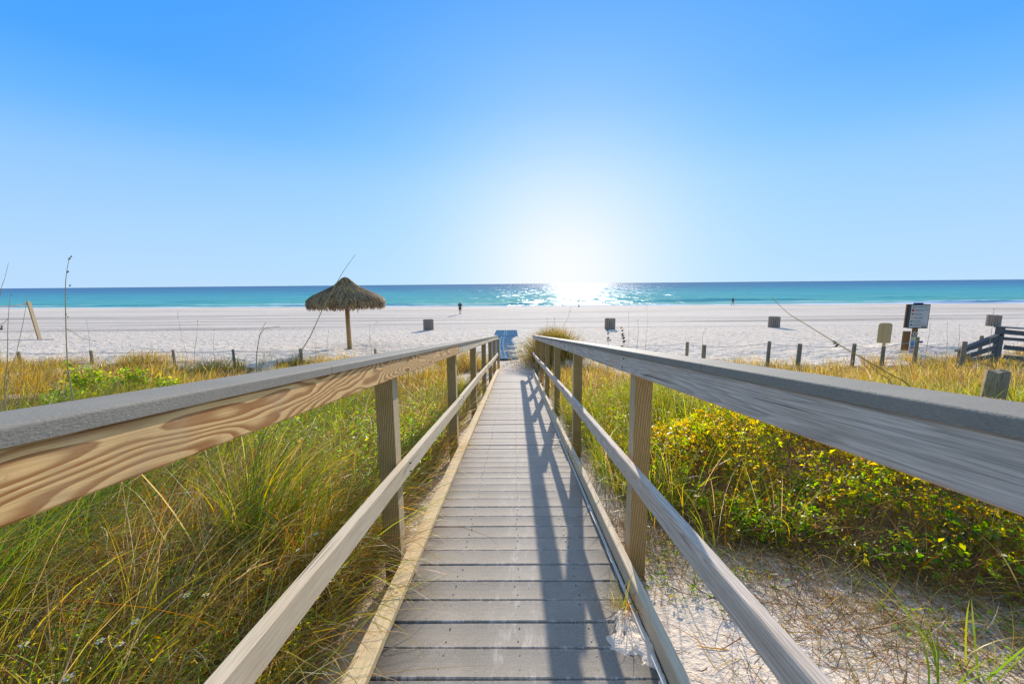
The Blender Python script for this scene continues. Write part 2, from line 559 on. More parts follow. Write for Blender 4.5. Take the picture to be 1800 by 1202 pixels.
def sand_mat():
    m, t, b, _ = new_mat('quartz_sand')
    geo = t.n('ShaderNodeNewGeometry').outputs['Position']
    X, Y, Z = t.sep(geo)
    lit = t.n('ShaderNodeAttribute', attribute_name='litter').outputs['Fac']
    n1 = t.noise(geo, 0.35, 4, 0.6)
    n2 = t.noise(geo, 7.0, 5, 0.7)
    n3 = t.noise(geo, 60.0, 3, 0.7)
    c = t.mix(n1, (0.80, 0.70, 0.575, 1), (0.88, 0.78, 0.655, 1))
    c = t.mix(t.framp(n2, 0.35, 0.75, 0.0, 0.35), c, (0.66, 0.57, 0.47, 1))
    # raked and driven lines parallel to the shore
    trk = t.noise(t.comb(t.math('MULTIPLY', X, 0.022), t.math('MULTIPLY', Y, 1.15), 0.0), 1.0, 5, 0.72)
    trk2 = t.noise(t.comb(t.math('MULTIPLY', X, 0.012), t.math('MULTIPLY', Y, 0.42), 7.0), 1.0, 3, 0.6)
    band = t.math('MULTIPLY', t.framp(Y, 30.0, 36.0), t.framp(Y, 86.0, 70.0))
    tm = t.math('MULTIPLY', band, t.framp(t.math('ADD', t.math('MULTIPLY', trk, 0.6), t.math('MULTIPLY', trk2, 0.4)), 0.50, 0.575))
    c = t.mix(t.math('MULTIPLY', tm, 0.9), c, (0.36, 0.31, 0.265, 1))
    # damp sand by the water
    wet = t.framp(Z, 0.36, 0.08)
    c = t.mix(t.math('MULTIPLY', wet, 0.55), c, (0.45, 0.40, 0.36, 1))
    # dead leaves and stems lying among the plants
    ln = t.noise(geo, 26.0, 5, 0.75)
    lm = t.math('MULTIPLY', lit, t.framp(t.math('ADD', ln, t.math('MULTIPLY', lit, 0.25)), 0.45, 0.66))
    lc = t.mix(n3, (0.10, 0.07, 0.04, 1), (0.30, 0.21, 0.12, 1))
    c = t.mix(lm, c, lc)
    t.set(b.inputs['Base Color'], c)
    b.inputs['Roughness'].default_value = 0.95
    b.inputs['Specular IOR Level'].default_value = 0.05
    # footprints and ripples
    fn = t.noise(t.comb(t.math('MULTIPLY', X, 1.0), t.math('MULTIPLY', Y, 1.0), 3.0), 2.6, 4, 0.62)
    foot = t.math('MULTIPLY', t.framp(fn, 0.36, 0.56), t.math('MULTIPLY', t.framp(Y, 11.0, 15.0), t.framp(Y, 40.0, 27.0, 0.12, 1.0)))
    hsum = t.math('ADD', t.math('MULTIPLY', foot, 0.09), t.math('ADD', t.math('MULTIPLY', n2, 0.03), t.math('MULTIPLY', n3, 0.006)))
    hsum = t.math('ADD', hsum, t.math('MULTIPLY', t.math('MULTIPLY', trk, band), 0.16))
    t.set(b.inputs['Normal'], t.bump(hsum, 1.0, 1.0))
    return m


def water_mat():
    m, t, b, out = new_mat('sea_water')
    geo = t.n('ShaderNodeNewGeometry').outputs['Position']
    X, Y, Z = t.sep(geo)
    dist = t.math('SUBTRACT', Y, 88.0)
    lg = t.math('LOGARITHM', t.math('MAXIMUM', t.math('ADD', dist, 12.0), 1.0), 10.0)   # 1.08 .. 4
    n = t.noise(t.comb(t.math('MULTIPLY', X, 0.020), t.math('MULTIPLY', lg, 14.0), 0.0), 1.0, 5, 0.7)
    f = t.math('ADD', t.math('DIVIDE', t.math('SUBTRACT', lg, 1.08), 2.6), t.math('MULTIPLY', t.math('SUBTRACT', n, 0.5), 0.42), clamp=True)
    c = t.ramp(f, [(0.0, (0.34, 0.55, 0.47)), (0.15, (0.10, 0.48, 0.38)), (0.38, (0.045, 0.39, 0.41)),
                   (0.58, (0.025, 0.21, 0.34)), (0.82, (0.030, 0.145, 0.30)), (1.0, (0.05, 0.125, 0.26))])
    # waves: several sizes, each faded out where it would be too fine to see
    def waves(sx, sy, near, far, seed):
        q = t.noise(t.comb(t.math('MULTIPLY', X, sx), t.math('MULTIPLY', Y, sy), seed), 1.0, 3, 0.6)
        return t.math('MULTIPLY', q, t.framp(Y, far, near))
    h = t.math('ADD', t.math('MULTIPLY', waves(0.8, 0.40, 120, 420, 1.0), 0.33),
               t.math('MULTIPLY', waves(0.22, 0.10, 500, 2500, 2.0), 1.45))
    h = t.math('ADD', h, t.math('MULTIPLY', waves(0.05, 0.016, 2500, 14000, 3.0), 10.0))
    nrm = t.bump(h, 0.85, 1.0)
    # foam along the edge and on a few little crests
    edge = t.math('ADD', dist, t.math('MULTIPLY', X, 0.0))
    fo = t.noise(t.comb(t.math('MULTIPLY', X, 0.10), t.math('MULTIPLY', Y, 0.8), 4.0), 1.0, 5, 0.7)
    at_edge = t.n('ShaderNodeAttribute', attribute_name='foam').outputs['Fac']
    foam = t.framp(t.math('ADD', at_edge, t.math('MULTIPLY', t.math('SUBTRACT', fo, 0.5), 0.9)), 0.45, 0.62)
    c = t.mix(foam, c, (0.86, 0.87, 0.87, 1))
    df = t.n('ShaderNodeBsdfDiffuse')
    t.set(df.inputs[0], c)
    t.set(df.inputs['Normal'], t.bump(h, 0.35, 1.0))
    gl = t.n('ShaderNodeBsdfGlossy')
    gl.inputs['Roughness'].default_value = 0.14
    t.set(gl.inputs['Normal'], nrm)
    mx = t.n('ShaderNodeMixShader')
    t.set(mx.inputs[0], t.math('MULTIPLY', t.math('SUBTRACT', 1.0, foam), 0.27))
    t.t.links.new(df.outputs[0], mx.inputs[1])
    t.t.links.new(gl.outputs[0], mx.inputs[2])
    t.t.links.new(mx.outputs[0], out.inputs[0])
    return m


def foliage_mat(name, transl=0.45, rough=0.5, spec=0.35, glow=2.0):
    m, t, b, out = new_mat(name)
    a = t.n('ShaderNodeAttribute', attribute_name='Col').outputs['Color']
    geo = t.n('ShaderNodeNewGeometry').outputs['Position']
    n = t.noise(geo, 40.0, 2)
    c = t.mix(t.math('MULTIPLY', n, 0.2), a, (0.02, 0.02, 0.01, 1))
    t.set(b.inputs['Base Color'], c)
    b.inputs['Roughness'].default_value = rough
    b.inputs['Specular IOR Level'].default_value = spec
    tr = t.n('ShaderNodeBsdfTranslucent')
    hs = t.n('ShaderNodeHueSaturation')
    t.set(hs.inputs['Color'], c)
    hs.inputs['Saturation'].default_value = 1.1
    hs.inputs['Value'].default_value = glow
    t.set(tr.inputs[0], hs.outputs[0])
    mx = t.n('ShaderNodeMixShader')
    mx.inputs[0].default_value = transl
    t.t.links.new(b.outputs[0], mx.inputs[1])
    t.t.links.new(tr.outputs[0], mx.inputs[2])
    t.t.links.new(mx.outputs[0], out.inputs[0])
    return m


M = {}

def warm(m, f=(1.14, 1.0, 0.74)):
    """sun-bleached wood and quartz sand lean to cream rather than neutral grey"""
    nt = m.node_tree
    b = next(n for n in nt.nodes if n.type == 'BSDF_PRINCIPLED')
    src = b.inputs['Base Color'].links[0].from_socket
    nd = nt.nodes.new('ShaderNodeMix')
    nd.data_type, nd.blend_type = 'RGBA', 'MULTIPLY'
    nd.inputs[0].default_value = 1.0
    nt.links.new(src, nd.inputs[6])
    nd.inputs[7].default_value = (*f, 1)
    nt.links.new(nd.outputs[2], b.inputs['Base Color'])
M['sand'] = sand_mat()
M['water'] = water_mat()
M['pine'] = pine()
M['grey_wood'] = weathered('grey_weathered_wood', (0.82, 0.745, 0.70, 1), (0.25, 0.225, 0.205, 1), (0.70, 0.56, 0.42, 1), contrast=0.5, bump=0.6)
M['pale_wood'] = weathered('pale_bleached_wood', (0.76, 0.67, 0.55, 1), (0.42, 0.355, 0.28, 1), (0.66, 0.54, 0.39, 1), contrast=0.32)
M['kerb_wood'] = weathered('kerb_wood', (0.78, 0.66, 0.49, 1), (0.46, 0.36, 0.25, 1), (0.68, 0.53, 0.36, 1), contrast=0.32)
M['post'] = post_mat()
M['old_post'] = weathered('old_piling', (0.52, 0.45, 0.37, 1), (0.12, 0.10, 0.08, 1), (0.34, 0.29, 0.13, 1), axis='Z', ring=1.3, contrast=0.8, bump=1.0, knots=False)
M['cap'] = composite_cap()
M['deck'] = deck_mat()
M['fol'] = foliage_mat('grass_blades', 0.46, 0.45, 0.4, 2.1)
M['leaf'] = foliage_mat('broad_leaves', 0.52, 0.4, 0.5, 2.5)
M['stem'] = foliage_mat('dry_stems', 0.10, 0.7, 0.2)
M['thatch'] = foliage_mat('palm_thatch', 0.15, 0.75, 0.2)
for k_ in ('sand', 'pine', 'grey_wood', 'pale_wood', 'kerb_wood', 'post', 'old_post', 'cap', 'deck'):
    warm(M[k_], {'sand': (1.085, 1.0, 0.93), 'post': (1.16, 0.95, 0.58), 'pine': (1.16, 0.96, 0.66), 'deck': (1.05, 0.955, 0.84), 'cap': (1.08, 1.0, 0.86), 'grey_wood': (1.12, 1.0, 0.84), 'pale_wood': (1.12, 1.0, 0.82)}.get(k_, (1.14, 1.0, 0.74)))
M['screw'] = plain('screw_steel', (0.05, 0.05, 0.055), 0.5, metallic=0.6, bump=0)
M['pvc'] = plain('white_conduit', (0.78, 0.75, 0.70), 1.0, bump=0)
M['rope'] = plain('faded_rope', (0.55, 0.50, 0.44), 0.8)
M['mat_blue'] = plain('blue_mat', (0.11, 0.21, 0.30), 1.0, 0.2, 9.0, bump=0)
M['mat_line'] = plain('pale_mat_line', (0.26, 0.36, 0.44), 1.0, bump=0)
M['slate'] = plain('slate_paint', (0.165, 0.155, 0.14), 0.65, 0.15)
M['bin'] = weathered('bin_slats', (0.40, 0.32, 0.24, 1), (0.20, 0.155, 0.11, 1), (0.32, 0.25, 0.17, 1), axis='Z', knots=False)
M['bin_dark'] = plain('bin_inside', (0.03, 0.03, 0.035), 0.8)
M['tan'] = plain('tan_paint', (0.78, 0.55, 0.24), 0.6, 0.06)
M['signwhite'] = plain('sign_white', (0.68, 0.63, 0.52), 0.6, 0.04)
M['signframe'] = plain('sign_frame', (0.035, 0.045, 0.05), 0.5)
M['signwood'] = plain('sign_wood', (0.34, 0.19, 0.075), 0.7, 0.2)
M['red'] = plain('sign_red', (0.55, 0.02, 0.03), 0.5, 0.03)
M['yellow'] = plain('sign_yellow', (0.75, 0.60, 0.01), 0.5, 0.03)
M['green'] = plain('sign_green', (0.03, 0.25, 0.10), 0.5, 0.03)
M['purple'] = plain('sign_purple', (0.08, 0.06, 0.22), 0.5, 0.03)
M['ink'] = plain('sign_ink', (0.03, 0.03, 0.035), 0.5, 0.03)
M['signblue'] = plain('sign_blue', (0.02, 0.28, 0.55), 0.5, 0.03)
M['signlime'] = plain('sign_lime', (0.25, 0.55, 0.25), 0.5, 0.03)
M['skin'] = plain('skin', (0.36, 0.20, 0.13), 0.5, 0.05)
M['hair'] = plain('hair', (0.05, 0.03, 0.02), 0.6)
M['cloth_grey'] = plain('charcoal_cloth', (0.06, 0.065, 0.075), 0.8)
M['cloth_black'] = plain('black_cloth', (0.015, 0.015, 0.02), 0.8)
M['cloth_navy'] = plain('navy_cloth', (0.02, 0.03, 0.08), 0.8)
M['cloth_tan'] = plain('tan_cloth', (0.20, 0.115, 0.05), 0.8)
M['cloth_blue'] = plain('blue_cloth', (0.05, 0.08, 0.30), 0.8)

# ------------------------------------------------------------------ ground sheet
def graded(core0, core1, step, end, growth):
    a = list(np.arange(core0, core1 + 1e-6, step))
    s, v = step, core1
    while v < end:
        s *= growth
        v += s
        a.append(v)
    return a

xs = graded(0, 9, 0.1, 900, 1.06)
xs = np.array([-v for v in xs[:0:-1]] + xs)
ysn = np.array([-400, -250, -150, -100, -70, -50, -38, -30, -24, -19, -15, -12, -10, -8.5] + list(np.arange(-7, -2.2, 0.4)) + graded(-2, 18, 0.1, 150, 1.022))
gx, gy_ = np.meshgrid(xs, ysn)
gzv = ground(gx, gy_)
nv = np.stack([gx, gy_, gzv], -1).reshape(-1, 3)
H_, W_ = gx.shape
ii = (np.arange(H_ - 1)[:, None] * W_ + np.arange(W_ - 1)[None]).ravel()
gq = np.stack([ii, ii + 1, ii + W_ + 1, ii + W_], 1)


def fence_y(x):
    """where the planted dune ends"""
    x = np.asarray(x, float)
    return np.where(x < 0, 15.8, 13.2 + 0.1 * np.clip(x, 0, 20)) + 0.5 * sn(x, 0 * x, 0.6, 21)


def veg(x, y):
    """how planted a spot is, 0..1"""
    v = 1 - smooth(-0.8, 0.5, y - fence_y(x))
    v = v * smooth(0.68, 0.86, np.abs(x)) * np.where((y > 12.3) & (x > -1.1) & (x < 0.55), 0, 1)
    v = np.maximum(v, np.exp(-(((x - 1.55) / 1.1) ** 2 + ((y - 14.7) / 1.3) ** 2)) > 0.42)
    # open sand below the bank on the right
    sandy = (1 - smooth(-0.25, 0.15, (y - front_edge(x)))) * (x > 0.6)
    v = v * (1 - sandy)
    # bare patches further out
    n = sn(x, y, 1.1, 31)
    v = v * (1 - smooth(0.22, 0.55, n) * smooth(6.5, 9.0, y + 0.25 * np.abs(x)) * np.where(x < -3, smooth(7.5, 9.5, y) * 0.95, 1))
    return np.clip(v, 0, 1)


def front_edge(x):
    return np.interp(x, [0.6, 1.0, 1.25, 1.7, 2.3, 3.2, 6, 12], [2.6, 2.55, 2.35, 2.1, 1.8, 1.35, 0.2, -3])


me = np_mesh('beach', nv, quads=gq)
la = me.attributes.new('litter', 'FLOAT', 'POINT')
lv = veg(gx, gy_)
lv = np.maximum(lv, 0.50 * (gx > 0.6) * smooth(-1.6, 0.2, gy_ - front_edge(gx)) * (1 - smooth(11, 13, gy_)))
la.data.foreach_set('value', lv.ravel().astype(np.float32))
tag(link('beach_sand', me, M['sand']), 'white quartz sand beach sloping from the dunes to the sea', kind='structure')

# ------------------------------------------------------------------ the sea
wx = np.array([-v for v in graded(0, 40, 1.0, 40000, 1.09)[:0:-1]] + graded(0, 40, 1.0, 40000, 1.09))
wy = np.array(graded(76, 150, 0.4, 45000, 1.06))
sx, sy = np.meshgrid(wx, wy)
sz = np.zeros_like(sx)
shore = 87.5 + np.where(sx < 0, np.minimum(-sx * 0.085, 14), -np.minimum(sx * 0.03, 5))
dsh = sy - shore
rs = np.random.default_rng(5)
for k in range(26):                   # small spilling waves running in, each a short ridge
    cx = rs.uniform(-170, 170)
    cd = rs.choice([6, 11, 17, 25, 36]) + rs.uniform(-2, 2)
    ln = rs.uniform(6, 22)
    sz += rs.uniform(0.18, 0.42) * np.exp(-(((sx - cx) / ln) ** 2)) * np.exp(-(((dsh - cd) / (0.7 + cd * 0.02)) ** 2))
sz += 0.05 * sn(sx, sy, 0.35, 8) * (sy < 160)
H_, W_ = sx.shape
ii = (np.arange(H_ - 1)[:, None] * W_ + np.arange(W_ - 1)[None]).ravel()
wme = np_mesh('sea', np.stack([sx, sy, sz], -1).reshape(-1, 3), quads=np.stack([ii, ii + 1, ii + W_ + 1, ii + W_], 1))
fa = wme.attributes.new('foam', 'FLOAT', 'POINT')
fm = 1.2 * np.exp(-np.maximum(dsh, 0) / 6.0) + 0.46 * np.exp(-((dsh - 15) / 3.0) ** 2) + 0.40 * np.exp(-((dsh - 34) / 4.0) ** 2)
fa.data.foreach_set('value', fm.ravel().astype(np.float32))
tag(link('sea_water', wme, M['water']), 'turquoise sea turning deep blue towards the horizon', kind='structure')

# ------------------------------------------------------------------ boardwalk ramp (local frame: u across, t along, w up from the deck)
bw = empty('boardwalk', (0, 0, DECK_Z0), (-ALPHA, 0, 0))
tag(bw, 'grey plank boardwalk ramp with wooden handrails running down to the beach', 'boardwalk')
BW_M = Matrix.Translation((0, 0, DECK_Z0)) @ Matrix.Rotation(-ALPHA, 4, 'X')
BW_I = BW_M.inverted()
T0, T1 = -1.6, 12.45
PITCH = 0.1435
def board_mesh(cup):
    pr = [(-0.0685, -0.025), (0.0685, -0.025), (0.0685, -0.004 + cup), (0.0650, cup), (0.035, cup * 0.3), (0.0, 0.0), (-0.035, cup * 0.3), (-0.0650, cup), (-0.0685, -0.004 + cup)]
    return MB().prism(pr, (-0.62, 0, 0), (0.62, 0, 0), ((0, 1, 0), (0, 0, 1))).mesh('deck_board')
board_mes = [board_mesh(c_) for c_ in (0.0035, 0.0024, -0.0022)]
nb = int((T1 - T0) / PITCH)
brnd = random.Random(3)
screws = MB()
for i in range(nb):
    t = T0 + (i + 0.5) * PITCH
    extra = 0.010 if t > 3.93 else 0.0
    extra += 0.006 if t > 7.75 else 0.0
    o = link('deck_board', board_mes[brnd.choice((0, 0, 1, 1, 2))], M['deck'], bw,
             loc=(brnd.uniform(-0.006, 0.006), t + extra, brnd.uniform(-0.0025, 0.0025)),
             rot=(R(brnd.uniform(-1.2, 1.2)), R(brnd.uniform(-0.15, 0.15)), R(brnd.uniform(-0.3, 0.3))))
    if t < 8:
        for u in (-0.30, 0.0, 0.30):
            for dt in (-0.035, 0.035):
                p = (u + brnd.uniform(-.012, .012), t + extra + dt + brnd.uniform(-.006, .006), 0.0012)
                screws.tube([(p[0], p[1], -0.004), (p[0], p[1], 0.0035)], 0.0032, 6)
tag(screws.build('screw_heads', M['screw'], bw), kind='stuff')
# joists below
for u in (-0.5, 0.0, 0.5):
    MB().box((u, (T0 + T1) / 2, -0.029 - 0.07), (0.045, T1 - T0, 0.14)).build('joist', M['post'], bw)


def lath(name, mat, prof, a, b, u, wv, bend=0.0, seg=1):
    """a straight board along t with its profile (u,w) placed at u,wv"""
    mb = MB()
    n = len(prof)
    rows = seg + 1
    vs, fs = [], []
    for i in range(rows):
        f = i / seg
        tt = a + (b - a) * f
        du = bend * math.sin(math.pi * f)
        for p, q in prof:
            vs.append((u + p + du, tt, wv + q))
    for i in range(seg):
        for k in range(n):
            fs.append((i * n + k, i * n + (k + 1) % n, (i + 1) * n + (k + 1) % n, (i + 1) * n + k))
    fs += [tuple(range(n - 1, -1, -1)), tuple(seg * n + k for k in range(n))]
    mb.add(vs, fs)
    return mb.build(name, mat, bw)


def rect(wd, ht, ch=0.004):
    x, y = wd / 2, ht / 2
    return [(-x + ch, -y), (x - ch, -y), (x, -y + ch), (x, y - ch), (x - ch, y), (-x + ch, y), (-x, y - ch), (-x, -y + ch)]


def cap_prof(wd, ht, r=0.005):
    x, y = wd / 2, ht / 2
    p = [(-x, -y), (x, -y)]
    for k in range(5):
        a = math.pi / 2 * k / 4
        p.append((x - r + r * math.cos(a), y - r + r * math.sin(a)))
    for k in range(5):
        a = math.pi / 2 + math.pi / 2 * k / 4
        p.append((-x + r + r * math.cos(a), y - r + r * math.sin(a)))
    return p


RAILTOP = 1.169                      # cap surface above the deck
CAP_T = 0.024
for s in (-1, 1):
    cu = s * 0.617
    spans = [(-1.6, 1.05), (1.053, 5.9), (5.903, 10.7), (10.703, 12.9)]
    for a, b in spans:
        lath('handrail_cap', M['cap'], cap_prof(0.116, CAP_T), a, b, cu, RAILTOP - CAP_T / 2)
    topm = M['pine'] if s < 0 else M['grey_wood']
    z_top = RAILTOP - CAP_T - 0.0455
    for k, (a, b) in enumerate([(-1.6, 3.86 if s < 0 else 4.05), (3.864 if s < 0 else 4.054, 8.2), (8.204, 12.85)]):
        mt = topm if k == 0 else (M['pale_wood'] if s < 0 else M['grey_wood'])
        o = lath('top_rail', mt, rect(0.038, 0.088), a, b, s * (0.567 + 0.019) + brnd.uniform(-.003, .003), z_top + (0 if k == 0 else brnd.uniform(-.003, .001)), 0.004 * brnd.uniform(-1, 1), 6)
        if s < 0 and k == 0:
            o['label'] = 'new yellow pine board with bold grain'
    for k, (a, b) in enumerate([(-1.6, 4.05), (4.054, 8.25), (8.254, 12.8)]):
        lath('mid_rail', M['pale_wood'] if s < 0 else M['grey_wood'], rect(0.038, 0.088), a, b, s * (0.561 + 0.019) + brnd.uniform(-.006, .004),
             0.557 + brnd.uniform(-.012, .012), 0.012 * brnd.uniform(-1, 1), 6)
    for k, (a, b) in enumerate([(-1.6, 3.95), (3.956, 8.1), (8.106, 12.5)]):
        if s < 0:
            lath('kerb_rail', M['kerb_wood'], rect(0.082, 0.038), a, b, -0.563 + brnd.uniform(-.005, .005), 0.071, 0.008 * brnd.uniform(-1, 1), 6)
        else:
            lath('kerb_rail', M['pale_wood'], rect(0.040, 0.090), a, b, 0.556 + brnd.uniform(-.004, .004), 0.056, 0.006 * brnd.uniform(-1, 1), 6)
        for q in range(4 if s < 0 else 0):
            tt = a + 0.4 + q * (b - a - 0.8) / 3
            MB().box((s * 0.568, tt, 0.0255), (0.07, 0.14, 0.049)).build('kerb_block', M['grey_wood'], bw)
    # posts, plumb: square in plan, standing in the sand outside the deck
    for tz in ([-0.2, 1.85, 3.93, 6.01, 8.11, 10.16, 12.3] if s < 0 else [-0.15, 1.92, 4.06, 6.10, 8.07, 9.76, 12.15]):
        y0 = tz
        u0 = s * (0.613 + 0.0445 + 0.003)
        top = BW_M @ Vector((u0, tz, RAILTOP - CAP_T - 0.006))
        base_z = gz(u0, top.y) - 0.25
        hw = 0.0445
        vs = []
        for zz in (base_z, None):
            for dx, dy in ((-hw, -hw), (hw, -hw), (hw, hw), (-hw, hw)):
                if zz is None:
                    tp = top.z - dy * math.tan(ALPHA)
                    vs.append(BW_I @ Vector((top.x + dx, top.y + dy, tp)))
                else:
                    vs.append(BW_I @ Vector((top.x + dx, top.y + dy, zz)))
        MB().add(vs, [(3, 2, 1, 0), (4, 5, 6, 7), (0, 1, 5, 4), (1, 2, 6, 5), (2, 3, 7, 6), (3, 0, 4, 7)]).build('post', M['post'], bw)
rs_ = MB()
for s in (-1, 1):
    for tz in (-0.1, 1.94, 3.8, 3.97, 4.10, 6.1, 8.1, 8.24, 9.95, 12.25):
        for dw in (-0.022, 0.024):
            for (uf, wv_) in ((0.567, RAILTOP - CAP_T - 0.0455), (0.561, 0.557)):
                u = s * (uf + 0.004)
                tt = tz + brnd.uniform(-.02, .02)
                rs_.tube([(u, tt, wv_ + dw), (u - s * 0.009, tt, wv_ + dw + 0.0005)], 0.0042, 6)
tag(rs_.build('screw_heads', M['screw'], bw), kind='stuff')
# slanted end post on the left, past the deck
e0 = BW_M @ Vector((-0.60, 13.9, 0))
MB().box(tuple(BW_I @ Vector((e0.x, e0.y, e0.z + 0.42))), (0.09, 0.14, 1.25), Matrix.Rotation(ALPHA, 3, 'X')).build('end_post', M['post'], bw)
# white conduit clipped along the foot of the kerb on the right
cond = MB()
cond.tube([(0.523, -1.6, 0.011), (0.523, 2.62, 0.011)], 0.009, 8)
cond.tube([(0.523, 2.62, 0.011), (0.523, 2.70, 0.011)], 0.012, 8)
cond.tube([(0.523, 2.70, 0.011), (0.523, 12.4, 0.011)], 0.009, 8)
cond.build('conduit', M['pvc'], bw, smooth=True)

# sand blown over the planks on the right, near the eye
NU, NTT = 64, 84
us = np.linspace(0.12, 0.535, NU); ts = np.linspace(1.10, 1.92, NTT)
gu, gt = np.meshgrid(us, ts)
core = np.exp(-(((gu - 0.57) / 0.17) ** 2 + ((gt - 1.48 + 0.30 * (0.56 - gu)) / 0.19) ** 2))
dh = 0.033 * core + 0.006 * sn(gu, gt, 26, 91) + 0.005 * sn(gu, gt, 60, 92) + 0.003 * sn(gu, gt, 140, 93) - 0.0135
sdv = [tuple(BW_M @ Vector((float(u), float(t), 0.0015 + max(float(h), -0.004)))) for u, t, h in zip(gu.ravel(), gt.ravel(), dh.ravel())]
sdf = []
for i in range(NTT - 1):
    for k in range(NU - 1):
        q = (i * NU + k, i * NU + k + 1, (i + 1) * NU + k + 1, (i + 1) * NU + k)
        if max(dh.ravel()[list(q)]) > 0:
            sdf.append(q)
grains = MB()
for k in range(3000):
    u = 0.54 - abs(brnd.gauss(0, 0.17)); t = 1.5 + brnd.gauss(0, 0.26) - 0.25 * (0.56 - u)
    if abs(u) < 0.54:
        r_ = brnd.uniform(0.0008, 0.0026)
        p = BW_M @ Vector((u, t, 0.0005))
        n0 = len(sdv)
        sdv += [p + Vector((r_, 0, 0)), p + Vector((-r_ * .5, r_ * .8, 0)), p + Vector((-r_ * .5, -r_ * .8, 0)), p + Vector((0, 0, r_ * 1.3))]
        sdf += [(n0, n0 + 1, n0 + 3), (n0 + 1, n0 + 2, n0 + 3), (n0 + 2, n0, n0 + 3)]
tag(MB().add(sdv, sdf).build('sand_drift', M['sand'], smooth=True), 'small fan of white sand blown onto the planks beside the right kerb', 'sand drift', kind='stuff')

# ------------------------------------------------------------------ plants
PAL = {
    'green': (0.14, 0.23, 0.012), 'bright': (0.20, 0.37, 0.010), 'dark': (0.05, 0.105, 0.010), 'olive': (0.33, 0.27, 0.02),
    'yellow': (0.66, 0.50, 0.012), 'gold': (0.62, 0.36, 0.03), 'tan': (0.60, 0.41, 0.15), 'pale': (0.74, 0.60, 0.34),
    'rust': (0.42, 0.15, 0.02), 'brown': (0.22, 0.12, 0.045), 'lime': (0.44, 0.50, 0.015),
}
PAL = {k: tuple(0.9 * v for v in c) for k, c in PAL.items()}
PN = list(PAL)
PC = np.array([PAL[k] for k in PN])


def pick(n, weights, r):
    """n colours drawn from the palette; weights {name: scalar or array(n)}"""
    wm = np.zeros((n, len(PN)))
    for k, v in weights.items():
        wm[:, PN.index(k)] = v
    cw = np.cumsum(wm, 1)
    q = r.random(n)[:, None] * cw[:, -1:]
    i = (q > cw).sum(1)
    c = PC[np.clip(i, 0, len(PN) - 1)]
    return c * r.uniform(0.72, 1.28, (n, 1)) * r.uniform(0.92, 1.08, (n, 3))


def blades(x, y, L, az, lean, curl, wd, col, seg=5, z0=None, tip=None, sag=None):
    """grass blades as tapering ribbons: az = heading of the lean, lean/curl in radians from upright"""
    n = len(x)
    z0 = ground(x, y) - 0.02 if z0 is None else z0
    t = np.linspace(0, 1, seg + 1)
    th = lean[:, None] + curl[:, None] * t[None] ** 1.3
    ds = (L / seg)[:, None]
    hx = np.concatenate([np.zeros((n, 1)), np.cumsum(np.sin(th[:, :-1]) * ds, 1)], 1)
    hz = np.concatenate([np.zeros((n, 1)), np.cumsum(np.cos(th[:, :-1]) * ds, 1)], 1)
    yaw = az[:, None] + (rng.normal(0, 0.35, n))[:, None] * t[None]
    px = x[:, None] + hx * np.cos(yaw)
    py = y[:, None] + hx * np.sin(yaw)
    pz = z0[:, None] + hz
    gr = ground(px[:, ::seg].ravel(), py[:, ::seg].ravel()).reshape(n, -1)
    gl = gr[:, :1] + (gr[:, -1:] - gr[:, :1]) * t[None]
    pz = np.maximum(pz, gl + 0.004 * (t[None] > 0))
    tw = az + np.pi / 2 + rng.normal(0, 0.5, n)
    wprof = np.where(t < 0.75, 1.0 - 0.25 * t, 0) + np.where(t >= 0.75, (1 - t) / 0.25 * 0.8, 0)
    wv = wd[:, None] * 0.5 * np.clip(wprof, 0.05, 1)[None]
    sx, sy = np.cos(tw)[:, None] * wv, np.sin(tw)[:, None] * wv
    szv = rng.normal(0, 0.35, n)[:, None] * wv
    a = np.stack([px - sx, py - sy, pz - szv], -1)
    b = np.stack([px + sx, py + sy, pz + szv], -1)
    v = np.stack([a, b], 2).reshape(-1, 3)
    m = 2 * (seg + 1)
    bi = (np.arange(n) * m)[:, None] + (np.arange(seg) * 2)[None]
    q = np.stack([bi, bi + 1, bi + 3, bi + 2], -1).reshape(-1, 4)
    c = np.repeat(col[:, None, :], m, 1)
    if tip is not None:
        tt = np.repeat(t, 2)[None, :, None] ** 2
        c = c * (1 - tt * tip[:, None, None]) + np.array(PAL['tan'])[None, None] * tt * tip[:, None, None]
    return v, q, c.reshape(-1, 3)


class Batch:
    def __init__(s):
        s.V, s.Q, s.C, s.k = [], [], [], 0

    def add(s, vqc):
        v, q, c = vqc
        s.V.append(v); s.Q.append(q + s.k); s.C.append(c); s.k += len(v)
        return s

    def build(s, name, mat, parent=None, origin=None, smooth=True):
        v = np.concatenate(s.V)
        if origin is not None:
            v = v - np.array(origin)[None]
        me = np_mesh(name, v, quads=np.concatenate(s.Q), col=np.concatenate(s.C), smooth=smooth)
        return link(name, me, mat, parent)


def scatter(n, x0, x1, y0, y1, dens=None):
    xs_, ys_ = [], []
    got = 0
    for _ in range(40):
        x = rng.uniform(x0, x1, n); y = rng.uniform(y0, y1, n)
        d = veg(x, y) if dens is None else dens(x, y)
        k = rng.random(n) < d
        xs_.append(x[k]); ys_.append(y[k]); got += k.sum()
        if got >= n:
            break
    return np.concatenate(xs_)[:n], np.concatenate(ys_)[:n]


